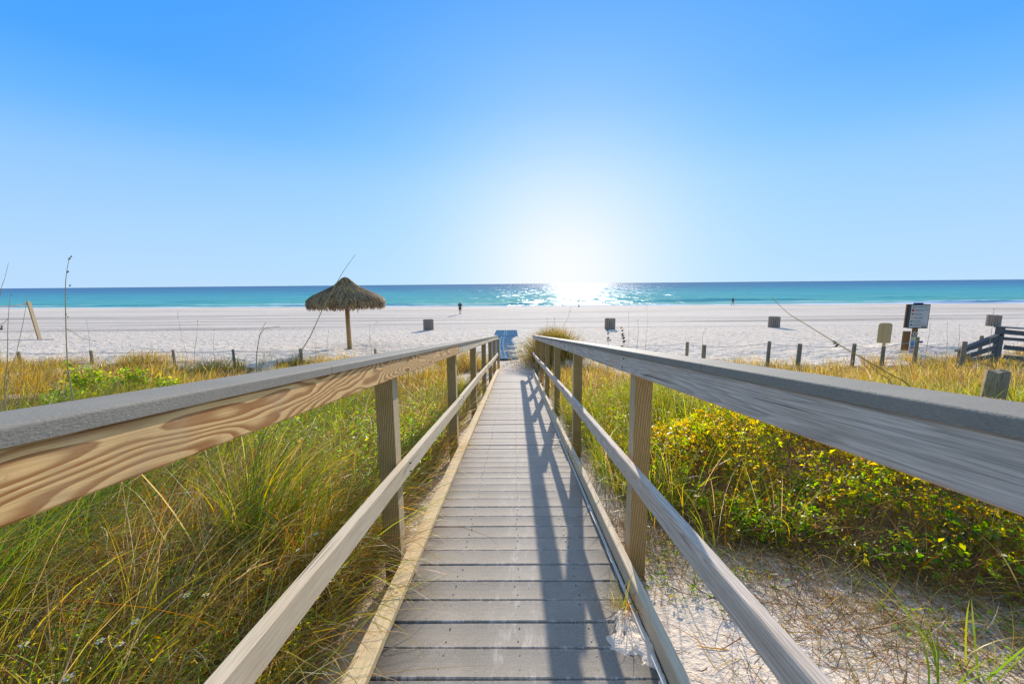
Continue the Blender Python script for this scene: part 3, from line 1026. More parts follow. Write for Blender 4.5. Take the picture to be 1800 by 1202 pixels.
def tufted(ntuft, per, spread, x0, x1, y0, y1, dens=None):
    """blade roots gathered into tufts; also gives each blade its outward heading and its tuft number"""
    cx, cy = scatter(ntuft, x0, x1, y0, y1, dens)
    ntuft = len(cx)
    sc = rng.uniform(0.5, 1.4, ntuft)
    cnt = np.maximum(3, rng.poisson(per * sc))
    i = np.repeat(np.arange(ntuft), cnt)
    n = len(i)
    dx = rng.normal(0, 1, n) * spread * sc[i]; dy = rng.normal(0, 1, n) * spread * sc[i]
    return cx[i] + dx, cy[i] + dy, np.arctan2(dy, dx), i, sc


def tuft_field(b, ntuft, per, spread, box, Lr, wr, wind, wamt, weights, lean=(0.25, 0.25), curl=(0.9, 0.5), seg=5, dens=None, tip=0.5):
    x, y, out, i, sc = tufted(ntuft, per, spread, *box, dens=dens)
    keep = (np.abs(x) > 0.70) | (y > 12.6)
    x, y, out, i = x[keep], y[keep], out[keep], i[keep]
    n = len(x)
    L = rng.uniform(*Lr, n) * (0.6 + 0.4 * sc[i])
    ax = np.cos(out) + wamt * math.cos(wind); ay = np.sin(out) + wamt * math.sin(wind)
    az = np.arctan2(ay, ax) + rng.normal(0, 0.5, n)
    tint = np.random.default_rng(len(x)).uniform(0.75, 1.25, i.max() + 1)[i][:, None]
    w_ = weights(x, y, i) if callable(weights) else weights
    col = pick(n, w_, rng) * tint
    b.add(blades(x, y, L, az, np.abs(rng.normal(*lean, n)), np.abs(rng.normal(*curl, n)), rng.uniform(*wr, n), col, seg, tip=rng.uniform(0, tip, n)))
    return b


def leaves(pos, size, nrm_tilt, col, r=rng, asp=0.45):
    """leaf-shaped faces, folded along the midrib"""
    n = len(pos)
    a = r.uniform(0, 2 * np.pi, n)
    d = np.stack([np.cos(a), np.sin(a), r.normal(0, nrm_tilt, n)], 1)
    d /= np.linalg.norm(d, axis=1)[:, None]
    up = np.stack([r.normal(0.10, 0.5, n), r.normal(0.65, 0.5, n), np.ones(n) * 0.8], 1)      # leaves turn to the sun
    s = np.cross(d, up); s /= np.linalg.norm(s, axis=1)[:, None]
    nn = np.cross(s, d)
    L = size[:, None]
    p0 = pos
    p1 = pos + d * L * 0.45 + s * L * asp * 0.5 + nn * L * 0.10
    p2 = pos + d * L - nn * L * 0.12
    p3 = pos + d * L * 0.45 - s * L * asp * 0.5 + nn * L * 0.10
    pm = pos + d * L * 0.5
    v = np.stack([p0, p1, p2, p3, pm], 1).reshape(-1, 3)
    bi = np.arange(n) * 5
    q = np.concatenate([np.stack([bi, bi + 1, bi + 2, bi + 4], 1), np.stack([bi, bi + 4, bi + 2, bi + 3], 1)])
    return v, q, np.repeat(col, 5, 0)


# ---- left of the ramp: long arching dune grass
def w_left(x, y, i):
    g = np.clip(0.5 + 0.6 * sn(x, y, 1.5, 41), 0, 1)
    far = smooth(5, 9, y)
    return {'green': 1.1 * g * (1 - far) + 0.08, 'dark': 0.50 * g * (1 - far), 'olive': 0.9, 'lime': 0.4 * g, 'yellow': 0.3 - 0.15 * far, 'gold': 0.4 + 0.1 * far,
            'tan': 0.30 + 0.45 * far, 'rust': 0.14 + 0.16 * far, 'brown': 0.28 * (1 - g) + 0.12 + 0.75 * far}

near_l = Batch()
def w_greenclump(x, y, i):
    return {'green': 1.4, 'bright': 0.2, 'dark': 1.0, 'brown': 0.3, 'olive': 0.6, 'lime': 0.3, 'tan': 0.15, 'rust': 0.15}
def w_strawclump(x, y, i):
    return {'tan': 0.7, 'pale': 0.45, 'gold': 0.5, 'yellow': 0.4, 'olive': 1.0, 'rust': 0.6, 'green': 0.8, 'lime': 0.35, 'brown': 0.8, 'dark': 0.4}
def w_deadclump(x, y, i):
    return {'brown': 0.9, 'tan': 0.9, 'rust': 0.8, 'pale': 0.5, 'gold': 0.4, 'olive': 0.3}
def d_g(x, y):
    return veg(x, y) * smooth(-0.2, 0.5, sn(x, y, 1.4, 41))
def d_s(x, y):
    return veg(x, y) * smooth(0.3, -0.4, sn(x, y, 1.4, 41))
def d_d(x, y):
    return veg(x, y) * smooth(0.1, 0.6, sn(x, y, 1.8, 43))
B1 = (-3.6, -0.76, 0.35, 3.4)
tuft_field(near_l, 75, 75, 0.055, B1, (0.5, 1.0), (0.0024, 0.0048), R(40), 0.9, w_greenclump, lean=(0.35, 0.25), curl=(1.6, 0.6), seg=7, dens=d_g, tip=0.35)
tuft_field(near_l, 85, 70, 0.065, B1, (0.4, 0.9), (0.0022, 0.0042), R(40), 1.0, w_strawclump, lean=(0.45, 0.3), curl=(1.9, 0.6), seg=7, dens=d_s)
tuft_field(near_l, 36, 60, 0.07, B1, (0.25, 0.6), (0.002, 0.004), R(30), 0.6, w_deadclump, lean=(0.6, 0.3), curl=(1.7, 0.6), seg=6, dens=d_d)
def d_mat(x, y):
    return veg(x, y) * (0.35 + 0.65 * (sn(x, y, 1.9, 53) > 0))
B2 = (-7.5, -0.76, 3.0, 8.0)
tuft_field(near_l, 150, 45, 0.070, B2, (0.35, 0.8), (0.0035, 0.0065), R(40), 0.8, w_greenclump, lean=(0.3, 0.25), curl=(1.4, 0.5), seg=5, dens=d_g, tip=0.4)
tuft_field(near_l, 230, 42, 0.075, B2, (0.35, 0.75), (0.0035, 0.0065), R(40), 0.8, w_strawclump, lean=(0.35, 0.25), curl=(1.5, 0.5), seg=5, dens=d_s)
tuft_field(near_l, 80, 34, 0.085, B2, (0.2, 0.5), (0.0035, 0.006), R(30), 0.5, w_deadclump, lean=(0.5, 0.3), curl=(1.4, 0.5), seg=5, dens=d_d)
x, y = scatter(9000, -3.6, -0.8, 0.3, 4.6, d_mat)
n = len(x)                                  # matted dead blades lying over one another
near_l.add(blades(x, y, rng.uniform(0.2, 0.55, n), rng.normal(R(30), 0.8, n), rng.uniform(0.5, 1.2, n), rng.uniform(0.6, 1.6, n), rng.uniform(0.0018, 0.004, n),
                  pick(n, {'tan': 0.9, 'pale': 0.5, 'brown': 1.2, 'rust': 1.1, 'gold': 0.6, 'olive': 0.7, 'yellow': 0.2}, rng), 6, z0=ground(x, y) + rng.uniform(0, 0.16, n)))
x, y = scatter(9000, -7, -0.8, 4.0, 8.5)
n = len(x)
near_l.add(blades(x, y, rng.uniform(0.2, 0.5, n), rng.normal(R(40), 1.0, n), rng.uniform(0.5, 1.2, n), rng.uniform(0.5, 1.5, n), rng.uniform(0.003, 0.006, n),
                  pick(n, {'tan': 1.2, 'pale': 0.8, 'brown': 0.6, 'rust': 0.9, 'gold': 1.0, 'olive': 0.4}, rng), 5, z0=ground(x, y) + rng.uniform(0, 0.14, n)))
tag(near_l.build('dune_grass', M['fol']), 'long arching green and straw coloured grass along the left handrail', 'grass', kind='stuff')

far_l = Batch()
tuft_field(far_l, 420, 30, 0.10, (-16, -3.4, -3.0, 8.0), (0.3, 0.65), (0.005, 0.010), R(35), 0.8, w_left, curl=(1.2, 0.4), seg=4, dens=lambda x, y: veg(x, y) * ((x < -7.3) | (y < 0.6) | (x < -3.5) & (y < 3)))
tuft_field(far_l, 1150, 28, 0.10, (-24, -0.8, 7.6, 16.6), (0.28, 0.62), (0.006, 0.011), R(30), 0.7, w_left, curl=(0.9, 0.4), seg=4)
tag(far_l.build('dune_grass', M['fol']), 'ochre dune grass between the left handrail and the rope fence', 'grass', kind='stuff')

# ---- right of the ramp
def w_right(x, y, i):
    far = smooth(5.5, 8.5, y)
    g = np.clip(0.5 + 0.6 * sn(x, y, 1.3, 47), 0, 1)
    return {'green': (0.7 + 0.6 * g) * (1 - far) + 0.10, 'bright': 0.35 * (1 - far), 'dark': 0.3 * (1 - far), 'olive': 0.8, 'lime': 0.5 * (1 - far) + 0.15, 'yellow': 0.3 - 0.12 * far,
            'gold': 0.25 + 0.1 * far, 'tan': 0.3 + 0.6 * far, 'pale': 0.12 + 0.22 * far, 'rust': 0.12 + 0.2 * far, 'brown': 0.15 + 0.85 * far}

def d_right_near(x, y):
    return veg(x, y) * np.clip(1.25 - smooth(0.95, 1.5, x) * 1.2 * (1 - smooth(3.4, 4.6, y)), 0, 1)

near_r = Batch()
tuft_field(near_r, 150, 30, 0.055, (0.74, 2.4, 2.3, 6.5), (0.35, 0.75), (0.003, 0.006), R(120), 0.7, w_right, curl=(1.1, 0.5), seg=6, dens=d_right_near)
tuft_field(near_r, 520, 22, 0.065, (0.76, 10, 4.4, 9.5), (0.30, 0.65), (0.004, 0.008), R(120), 0.6, w_right, curl=(1.0, 0.5), seg=5)
tag(near_r.build('dune_grass', M['fol']), 'mixed green and yellow grass tangled along the right handrail posts', 'grass', kind='stuff')

far_r = Batch()
tuft_field(far_r, 330, 30, 0.10, (4.6, 18, -2.5, 9.0), (0.26, 0.6), (0.005, 0.010), R(150), 0.7, w_right, curl=(1.0, 0.4), seg=4)
tuft_field(far_r, 560, 36, 0.11, (0.8, 24, 8.8, 16.5), (0.24, 0.55), (0.006, 0.011), R(150), 0.6, w_right, curl=(0.9, 0.4), seg=4)
tag(far_r.build('dune_grass', M['fol']), 'straw and ochre tufts around the fence posts right of the ramp', 'grass', kind='stuff')

# ---- the vine thicket on the right bank
def hb(x, y):
    e = y - front_edge(x)
    h = (0.27 * smooth(0.0, 0.16, e) + 0.25 * smooth(0.25, 1.7, e)) * smooth(0.95, 1.5, x + 0.12 * (y - 2)) * (1 - smooth(3.9, 5.4, y)) * (1 - smooth(4.6, 6.2, x))
    return h * (0.82 + 0.38 * sn(x, y, 2.3, 61))

bush = Batch()
nc = 38000
x = rng.uniform(1.0, 6.5, nc); y = rng.uniform(-0.5, 5.4, nc)
kp = (rng.random(nc) < np.clip(1.15 - 0.16 * (np.hypot(x, y) - 2.2), 0.2, 1) * smooth(-1.0, 0.0, sn(x, y, 8.0, 64))) & (hb(x, y) > 0.05)
x, y = x[kp], y[kp]
gap = sn(x, y, 5.5, 63)
zr = rng.random(len(x)) ** 0.55
e = smooth(0.1, 1.0, y - front_edge(x))
patch = np.clip(0.5 + 0.65 * sn(x, y, 3.0, 67), 0, 1)
cc = pick(len(x), {'bright': 0.35 * (1 - e) + 0.1, 'green': 1.0 * (1 - e) + 0.75, 'dark': 0.7 * (1 - e) + 0.2 * (1 - patch), 'lime': 0.5 * e * patch + 0.15, 'yellow': 0.6 * e * patch + 0.08,
               'gold': 1.0 * e * patch + 0.1, 'olive': 1.5, 'rust': 0.05, 'brown': 0.06}, rng)
kk = rng.integers(3, 10, len(x))
i = np.repeat(np.arange(len(x)), kk)
n = len(i)
sp = rng.uniform(0.012, 0.045, len(x))[i]
pos = np.stack([x[i] + rng.normal(0, 1, n) * sp, y[i] + rng.normal(0, 1, n) * sp,
                ground(x[i], y[i]) + 0.02 + (zr * hb(x, y) * (1.02 + 0.16 * gap))[i] + rng.normal(0, 0.6, n) * sp], 1)
lsz = (0.010 + 0.032 * rng.random(len(x)) ** 1.6)[i] * rng.uniform(0.6, 1.25, n) * (1 + 0.10 * np.hypot(x, y)[i])
bush.add(leaves(pos, lsz, 0.9, cc[i] * rng.uniform(0.7, 1.3, (n, 1)), asp=0.52))
bt = empty('shrub', (2.6, 3.2, gz(2.6, 3.2)))
tag(bt, 'low sprawling thicket of yellowing vine leaves and red stems under the right handrail', 'shrub')
tag(bush.build('foliage', M['leaf'], bt, origin=bt.location), kind='stuff')
st = Batch()
n = 9000
x = rng.uniform(1.0, 5.2, n); y = rng.uniform(-0.4, 6.2, n)
kp = hb(x, y) > 0.10
x, y = x[kp], y[kp]; n = len(x)
st.add(blades(x, y, rng.uniform(0.25, 0.6, n) * (0.6 + hb(x, y)), rng.uniform(0, 6.28, n), rng.uniform(0.1, 0.8, n), rng.normal(0.5, 0.6, n), rng.uniform(0.0025, 0.0045, n),
              pick(n, {'rust': 1.3, 'brown': 0.8, 'tan': 0.35, 'gold': 0.35}, rng), 6))
fx = rng.uniform(1.05, 3.4, 900); fy = front_edge(fx) + rng.uniform(0.06, 0.45, 900)     # bare stems hanging over the front edge
st.add(blades(fx, fy, rng.uniform(0.15, 0.45, 900), rng.normal(R(-70), 1.4, 900), rng.uniform(0.2, 0.9, 900), rng.uniform(0.4, 1.5, 900), rng.uniform(0.002, 0.004, 900),
              pick(900, {'rust': 1.2, 'brown': 1.0, 'tan': 0.4, 'gold': 0.2}, rng), 6))
tag(st.build('stems', M['stem'], bt, origin=bt.location), kind='stuff')

# ---- dead stems and seedlings on the bare sand at the lower right
lit_b = Batch()
x, y = scatter(7500, 0.66, 4.2, 0.2, 3.0, lambda x, y: np.clip(0.15 + smooth(-1.3, 0.1, y - front_edge(x)) + 0.5 * sn(x, y, 3.2, 71), 0.03, 1) * (y - front_edge(x) < 0.12) * (np.abs(x) > 0.67))
n = len(x)
lit_b.add(blades(x, y, rng.uniform(0.06, 0.30, n), rng.uniform(0, 6.28, n), rng.uniform(0.9, 1.5, n), rng.normal(0.2, 0.4, n), rng.uniform(0.0018, 0.004, n),
                 pick(n, {'tan': 1.5, 'brown': 0.9, 'rust': 0.8, 'pale': 0.5, 'gold': 0.6}, rng), 4))
tag(lit_b.build('dead_stems', M['stem']), 'brown dead stems strewn over the bare sand below the vine thicket', 'plant litter', kind='stuff')

seedl = Batch()
x, y = scatter(120, 0.68, 3.0, 0.9, 2.6, lambda x, y: (y - front_edge(x) < 0.05) * np.clip(0.35 + 0.6 * sn(x, y, 3.7, 77), 0, 1))
for a, b_ in zip(x, y):
    k = 9
    pos = np.stack([a + rng.normal(0, 0.02, k), b_ + rng.normal(0, 0.02, k), gz(a, b_) + rng.uniform(0.005, 0.05, k)], 1)
    seedl.add(leaves(pos, rng.uniform(0.02, 0.045, k), 0.6, pick(k, {'green': 1, 'bright': 0.6, 'olive': 0.5}, rng), asp=0.3))
tag(seedl.build('seedlings', M['leaf']), 'tiny green seedlings dotted over the bare sand at the right', 'seedlings', kind='stuff')


# ---- leafy weeds left and right
def weed_patch(b, n_st, x0, x1, y0, y1, h0, h1, weights, leaf=(0.025, 0.05), per=22, dens=None):
    x, y = scatter(n_st, x0, x1, y0, y1, dens)
    n_st = len(x)
    hh = rng.uniform(h0, h1, n_st)
    i = np.repeat(np.arange(n_st), per)
    t = rng.random(len(i)) ** 0.7
    lx, ly = rng.normal(0, 0.12, n_st), rng.normal(0, 0.12, n_st)
    a = rng.uniform(0, 6.28, len(i)); rr = rng.uniform(0.0, 0.045, len(i))
    pos = np.stack([x[i] + lx[i] * t + np.cos(a) * rr, y[i] + ly[i] * t + np.sin(a) * rr, ground(x[i], y[i]) + hh[i] * t], 1)
    sel = (np.abs(pos[:, 0]) > 0.72)
    pos = pos[sel]
    b.add(leaves(pos, rng.uniform(*leaf, len(pos)), 0.6, pick(len(pos), weights, rng), asp=0.32))

wl = Batch()
GW = {'green': 1, 'bright': 1.1, 'lime': 0.5, 'dark': 0.25, 'yellow': 0.12}
weed_patch(wl, 200, -1.5, -0.8, 2.7, 4.9, 0.25, 0.55, GW, (0.025, 0.055))
weed_patch(wl, 420, -3.8, -1.5, 3.2, 5.2, 0.22, 0.5, GW, (0.03, 0.06))
weed_patch(wl, 60, -1.7, -0.85, 2.1, 3.0, 0.15, 0.35, GW)
weed_patch(wl, 420, -1.75, -0.8, 0.5, 1.35, 0.12, 0.34, {'lime': 1.2, 'bright': 0.7, 'yellow': 0.9, 'green': 0.4}, (0.012, 0.03), per=26)
weed_patch(wl, 420, -3.4, -0.85, 1.2, 3.4, 0.12, 0.36, {'lime': 1, 'bright': 0.8, 'green': 0.8, 'yellow': 0.5, 'rust': 0.15}, (0.014, 0.034), per=20, dens=lambda x, y: veg(x, y) * smooth(0.0, 0.5, sn(x, y, 2.1, 57)))
weed_patch(wl, 160, -6, -1.5, 5.0, 8, 0.2, 0.4, {'green': 1, 'olive': 1, 'lime': 0.5, 'rust': 0.3}, (0.03, 0.06))
tag(wl.build('weeds', M['leaf']), 'bright green leafy weeds growing through the grass left of the ramp', 'weeds', kind='stuff')
wr_ = Batch()
weed_patch(wr_, 260, 0.8, 2.6, 4.2, 7.2, 0.25, 0.5, {'green': 1, 'bright': 1, 'lime': 0.8, 'yellow': 0.4, 'olive': 0.4}, (0.03, 0.055))
weed_patch(wr_, 150, 2.5, 6, 5.0, 9, 0.15, 0.3, {'green': .6, 'yellow': 1, 'lime': 0.8, 'gold': 0.8, 'rust': 0.4}, (0.02, 0.04))
tag(wr_.build('weeds', M['leaf']), 'yellow green leafy weeds behind the right handrail', 'weeds', kind='stuff')


# ---- single plants
def clump(name, cat, label, x, y, n, spread, Lr, wr, wind, wamt, weights, lean=(0.3, 0.2), curl=(0.9, 0.4), seg=8, group=None, z=None):
    a = rng.uniform(0, 6.28, n); rr = np.abs(rng.normal(0, spread, n))
    xx, yy = x + rr * np.cos(a), y + rr * np.sin(a)
    az = np.arctan2(np.sin(a) + wamt * math.sin(wind), np.cos(a) + wamt * math.cos(wind)) + rng.normal(0, 0.3, n)
    b = Batch()
    b.add(blades(xx, yy, rng.uniform(*Lr, n), az, np.abs(rng.normal(*lean, n)), np.abs(rng.normal(*curl, n)), rng.uniform(*wr, n), pick(n, weights, rng), seg,
                 z0=None if z is None else np.full(n, z), tip=rng.uniform(0, 0.5, n)))
    org = (x, y, gz(x, y) if z is None else z)
    o = b.build(name, M['fol'], origin=org)
    o.location = org
    return tag(o, label, cat, group)

G1 = {'dark': 1, 'green': 1.2, 'olive': 0.6, 'tan': 0.2, 'gold': 0.1}
p = on_ground(455, 985)
clump('grass_clump', 'grass clump', 'big dark green grass clump fanning towards the ramp under the pine handrail', p.x, p.y, 420, 0.11, (0.6, 1.15), (0.003, 0.0055), R(35), 0.9, G1, curl=(1.0, 0.35))
p = on_ground(560, 1030)
clump('grass_clump', 'grass clump', 'green grass clump whose thin blades bow across the left middle rail', p.x, p.y, 150, 0.10, (0.5, 0.95), (0.0025, 0.0045), R(10), 1.0, {'green': 1, 'olive': 0.6, 'gold': 0.5, 'rust': 0.2}, curl=(1.3, 0.4))
clump('grass_clump', 'grass clump', 'wispy grass clump trailing over the left kerb onto the planks', -0.86, 1.35, 34, 0.10, (0.55, 1.0), (0.0022, 0.0036), R(-12), 2.4, {'green': 1, 'olive': 0.8, 'gold': 0.5, 'rust': 0.25}, lean=(0.35, 0.2), curl=(1.5, 0.4), seg=10)
clump('grass_clump', 'grass clump', 'thin green grass clump at the foot of the nearest left post', -0.85, 1.95, 46, 0.09, (0.45, 0.8), (0.0022, 0.0036), R(-5), 1.8, {'green': 1, 'olive': 0.8, 'gold': 0.4}, lean=(0.35, 0.2), curl=(1.4, 0.4), seg=9)
p = on_ground(1650, 1215)
clump('grass_clump', 'grass clump', 'broad bladed grass clump alone on the bare sand by the thicket', p.x, p.y, 8, 0.022, (0.36, 0.50), (0.006, 0.0085), R(150), 0.5, {'green': 1, 'olive': 0.35}, lean=(0.22, 0.16), curl=(0.75, 0.6), seg=10)
p = on_ground(1728, 1196)
clump('grass_clump', 'grass clump', 'sparse grass clump with few upright blades near the sand edge', p.x, p.y, 6, 0.02, (0.28, 0.42), (0.006, 0.009), R(20), 0.7, {'green': 1, 'lime': 0.4, 'gold': 0.2}, lean=(0.3, 0.2), curl=(0.4, 0.3), seg=8)
q = BW_M @ Vector((0.475, 1.63, 0.012))
clump('grass_clump', 'grass clump', 'small brown green tuft sprouting between the planks at the right kerb', q.x, q.y, 60, 0.022, (0.07, 0.17), (0.0022, 0.004), R(200), 0.5, {'green': 0.7, 'olive': 1, 'gold': 0.6, 'rust': 0.5}, lean=(0.6, 0.4), curl=(0.8, 0.5), seg=5, z=q.z)
clump('grass_clump', 'grass clump', 'tall tawny grass clump on the hummock where the planks end', 1.35, 14.4, 3600, 0.66, (0.5, 1.0), (0.006, 0.011), R(200), 0.9, {'olive': 0.9, 'gold': 0.25, 'tan': 0.6, 'rust': 0.3, 'brown': 1.4, 'green': 0.9, 'dark': 0.5}, curl=(0.9, 0.35), seg=5)
clump('grass_clump', 'grass clump', 'brown grass clump leaning out over the end of the right kerb', 0.95, 13.2, 900, 0.28, (0.5, 1.0), (0.006, 0.010), R(185), 1.1, {'olive': 0.9, 'gold': 0.2, 'tan': 0.6, 'rust': 0.5, 'brown': 1.4, 'dark': 0.4}, curl=(1.0, 0.35), seg=5)
clump('grass_clump', 'grass clump', 'low brown grass clump beside the slanted left end post', -0.78, 12.9, 200, 0.11, (0.2, 0.42), (0.006, 0.009), R(10), 0.8, {'olive': 0.7, 'gold': 0.8, 'tan': 1, 'rust': 0.9}, curl=(1.0, 0.35), seg=5)


def shrub(label, px, py_top, depth, height, radius, nst, weights):
    p = at(px, py_top, depth)
    x, y = p.x, p.y
    z = gz(x, y)
    rt = empty('shrub', (x, y, z))
    tag(rt, label, 'shrub', 'green shrubs beyond the pine handrail')
    sm = MB(); lb = Batch()
    hgt = max(height, p.z - z) * 1.12
    for k in range(nst):
        a = random.uniform(0, 6.28); l = random.uniform(0.25, 1.0) * radius
        tp = Vector((math.cos(a) * l, math.sin(a) * l, hgt * random.uniform(0.55, 1.0) * (1 - 0.35 * (l / radius) ** 2)))
        pts = [Vector((0, 0, -0.03)), tp * 0.4 + Vector((0, 0, 0.1 * hgt)), tp * 0.75 + Vector((0, 0, 0.06)), tp]
        sm.tube(pts, [0.009, 0.007, 0.005, 0.003], 4)
        m = 60
        t = rng.uniform(0.3, 1.03, m)
        pp = np.array([tuple(tp)]) * t[:, None] + rng.normal(0, 0.045, (m, 3)) + np.array([[x, y, z]])
        lb.add(leaves(pp, rng.uniform(0.05, 0.09, m), 0.5, pick(m, weights, rng), asp=0.5))
    link('stems', sm.mesh('stems'), M['post'], rt)
    lb.build('foliage', M['leaf'], rt, origin=(x, y, z))
    return rt

SW = {'bright': 1.2, 'green': 0.9, 'lime': 0.7, 'dark': 0.3, 'yellow': 0.2}
shrub('tallest bright green shrub, behind the tall seed stalk at the far left', 148, 636, 8.0, 0.6, 0.42, 16, SW)
shrub('rounded bright green shrub between two sandy grass patches, right of the tallest one', 232, 648, 8.2, 0.4, 0.34, 16, SW)
shrub('low green shrub touching the outer edge of the left handrail cap', 288, 664, 7.8, 0.3, 0.38, 14, SW)
shrub('creeping green shrub under the tall seed stalk at the far left', 105, 678, 6.8, 0.28, 0.5, 16, SW)


# ---- wildflowers
def flower(px, py, depth, petal_mat, size, label, cat_group, n_pet):
    p = at(px, py, depth)
    z = gz(p.x, p.y)
    rt = empty('wildflower', (p.x, p.y, z))
    tag(rt, label, 'flower', cat_group)
    hgt = max(p.z - z, 0.05)
    MB().tube([(0, 0, 0), (0.008, 0.0, hgt * 0.6), (0, 0, hgt)], 0.0018, 4).build('stem', M['fstem'], rt)
    pm = MB()
    tilt = Matrix.Rotation(R(random.uniform(-12, 14)), 3, 'X') @ Matrix.Rotation(random.uniform(0, 6), 3, 'Z')
    for k in range(n_pet):
        a = 2 * math.pi * k / n_pet
        d = Vector((math.cos(a), math.sin(a), 0)); s_ = Vector((-math.sin(a), math.cos(a), 0))
        vs = [d * size * 0.15, d * size * 0.6 + s_ * size * 0.26 + Vector((0, 0, size * .1)), d * size + Vector((0, 0, size * .05)), d * size * 0.6 - s_ * size * 0.26 + Vector((0, 0, size * .1))]
        pm.add([tilt @ v + Vector((0, 0, hgt)) for v in vs], [(0, 1, 2, 3)])
    pm.build('petals', petal_mat, rt)
    MB().tube([tilt @ Vector((0, 0, -0.002)) + Vector((0, 0, hgt)), tilt @ Vector((0, 0, 0.006)) + Vector((0, 0, hgt))], size * 0.3, 6).build('flower_centre', M['yellow'], rt)

M['fstem'] = plain('flower_stem', (0.10, 0.18, 0.04), 0.6, bump=0)
M['petal_y'] = plain('yellow_petals', (0.80, 0.58, 0.01), 0.5, 0.05, bump=0)
M['petal_w'] = plain('white_petals', (0.88, 0.78, 0.58), 0.9, 0.05, bump=0)
YF = [(576, 856, 2.4, 'yellow wildflower close to the left middle rail, largest of its kind'), (585, 774, 3.4, 'yellow wildflower in the green weeds left of the nearest left post'),
      (641, 762, 3.6, 'yellow wildflower almost touching the nearest left post'), (626, 790, 3.2, 'yellow wildflower lowest of the three by the nearest left post'),
      (482, 925, 2.0, 'yellow wildflower in the shade of the big dark grass clump'), (470, 1004, 1.7, 'yellow wildflower low beside the left middle rail, below the dark clump')]
for k, (a, b_, d, lab) in enumerate(YF):
    flower(a, b_, d * 0.88, M['petal_y'], 0.02, lab, 'yellow wildflowers in the grass', 7)
WF = [(328, 1046, 1.5, 'white daisy, left one of the upper pair in the grass left of the middle rail'), (362, 1045, 1.5, 'white daisy, right one of the upper pair in the grass left of the middle rail'),
      (238, 1092, 1.35, 'white daisy alone between the upper pair and the bottom left corner'), (176, 1126, 1.25, 'white daisy, left one of the lower pair near the bottom left corner'),
      (210, 1132, 1.25, 'white daisy, right one of the lower pair near the bottom left corner'), (42, 1132, 1.25, 'white daisy closest to the left edge'),
      (120, 1190, 1.1, 'white daisy lowest of all, in the bottom left corner'), (555, 938, 1.9, 'white daisy highest of all, right beside the left middle rail')]
for k, (a, b_, d, lab) in enumerate(WF):
    flower(a, b_, d * 0.84, M['petal_w'], 0.013, lab, 'white daisies in the grass', 6)


# ---- dry stalks of sea oats
def stalk(label, pts, depth, r, mat='stalk', seeds=(), group='dry seed stalks standing in the dune grass', droop=(), ddepth=0.0):
    """pts: points along the stalk as seen (from foot to tip), at this depth; foot carried down to the sand"""
    P3 = [at(a, b_, depth + ddepth * k) for k, (a, b_) in enumerate(pts)]
    d = (P3[0] - P3[1]).normalized()
    foot = P3[0].copy()
    for _ in range(60):
        if foot.z < gz(foot.x, foot.y):
            break
        foot = foot + Vector((d.x * 0.3, d.y, min(d.z, -0.4))) * 0.05
    base = Vector((foot.x, foot.y, gz(foot.x, foot.y)))
    P3 = [foot] + P3
    # smooth the polyline
    sm = []
    for k in range(len(P3) - 1):
        p0, p1, p2, p3 = P3[max(k - 1, 0)], P3[k], P3[k + 1], P3[min(k + 2, len(P3) - 1)]
        for q in range(4):
            t = q / 4
            sm.append(0.5 * ((2 * p1) + (p2 - p0) * t + (2 * p0 - 5 * p1 + 4 * p2 - p3) * t * t + (3 * p1 - p0 - 3 * p2 + p3) * t ** 3))
    sm.append(P3[-1])
    rt = empty('sea_oat_stalk', base)
    tag(rt, label, 'sea oat', group)
    rs = [r * (1 - 0.75 * k / (len(sm) - 1)) for k in range(len(sm))]
    MB().tube([p - base for p in sm], rs, 5).build('stem', M[mat], rt, smooth=True)
    if seeds:
        sb = MB()
        for (a, b_, sz) in seeds:
            c = at(a, b_, depth + ddepth * (len(pts) - 1) * 0.6) - base
            dr = Vector((random.uniform(.5, 1), random.uniform(-.3, .3), random.uniform(-.1, .7))).normalized()
            ln = sz
            s_ = dr.cross(Vector((0, 1, 0))).normalized() * ln * 0.28
            nn = dr.cross(s_).normalized() * ln * 0.10
            sb.add([c - dr * ln * .5, c + s_, c + dr * ln * .5, c - s_, c + nn, c - nn], [(0, 1, 4), (1, 2, 4), (2, 3, 4), (3, 0, 4), (1, 0, 5), (2, 1, 5), (3, 2, 5), (0, 3, 5)])
        sb.build('seed_head', M['seed'], rt)
    for (dp, dr_) in droop:
        q = [at(a, b_, depth) - base for a, b_ in dp]
        MB().tube(q, [r * 0.5] + [r * 0.35] * (len(q) - 1), 4).build('dry_leaf', M[mat], rt)
    return rt

M['stalk'] = plain('straw', (0.66, 0.47, 0.22), 0.6, 0.2, 20, bump=0)
M['stalk_gold'] = plain('golden_straw', (0.72, 0.44, 0.08), 0.6, 0.2, 20, bump=0)
M['seed'] = plain('seed_husk', (0.26, 0.17, 0.075), 0.7, 0.25, 60, bump=0)
stalk('tallest straight sea oat stalk, dark spikelets at its tip above the sea', [(127, 692), (119, 640), (116, 575), (115, 510), (117, 480), (122, 452)], 2.9, 0.0052,
      seeds=[(125, 451, .026), (122, 455, .026), (119, 478, .026), (123, 502, .024), (119, 524, .015), (116, 553, .02), (119, 557, .016)], droop=[([(116, 577), (130, 585), (145, 595), (170, 600)], 0)])
stalk('pale leaning sea oat stalk at the far left edge, cut by the horizon', [(9, 712), (13, 640), (14, 570), (18, 520)], 2.5, 0.0038, droop=[([(14, 560), (8, 566), (0, 572)], 0)], seeds=[(3, 574, .03), (2, 578, .03), (20, 519, .014)])
stalk('thin bent sea oat stalk at the far left edge, leaning to the right', [(10, 700), (28, 625), (42, 560), (48, 520)], 2.7, 0.003)
stalk('wispy sea oat stalk reaching highest at the far left edge', [(-8, 620), (0, 520), (8, 490), (15, 462)], 2.6, 0.003)
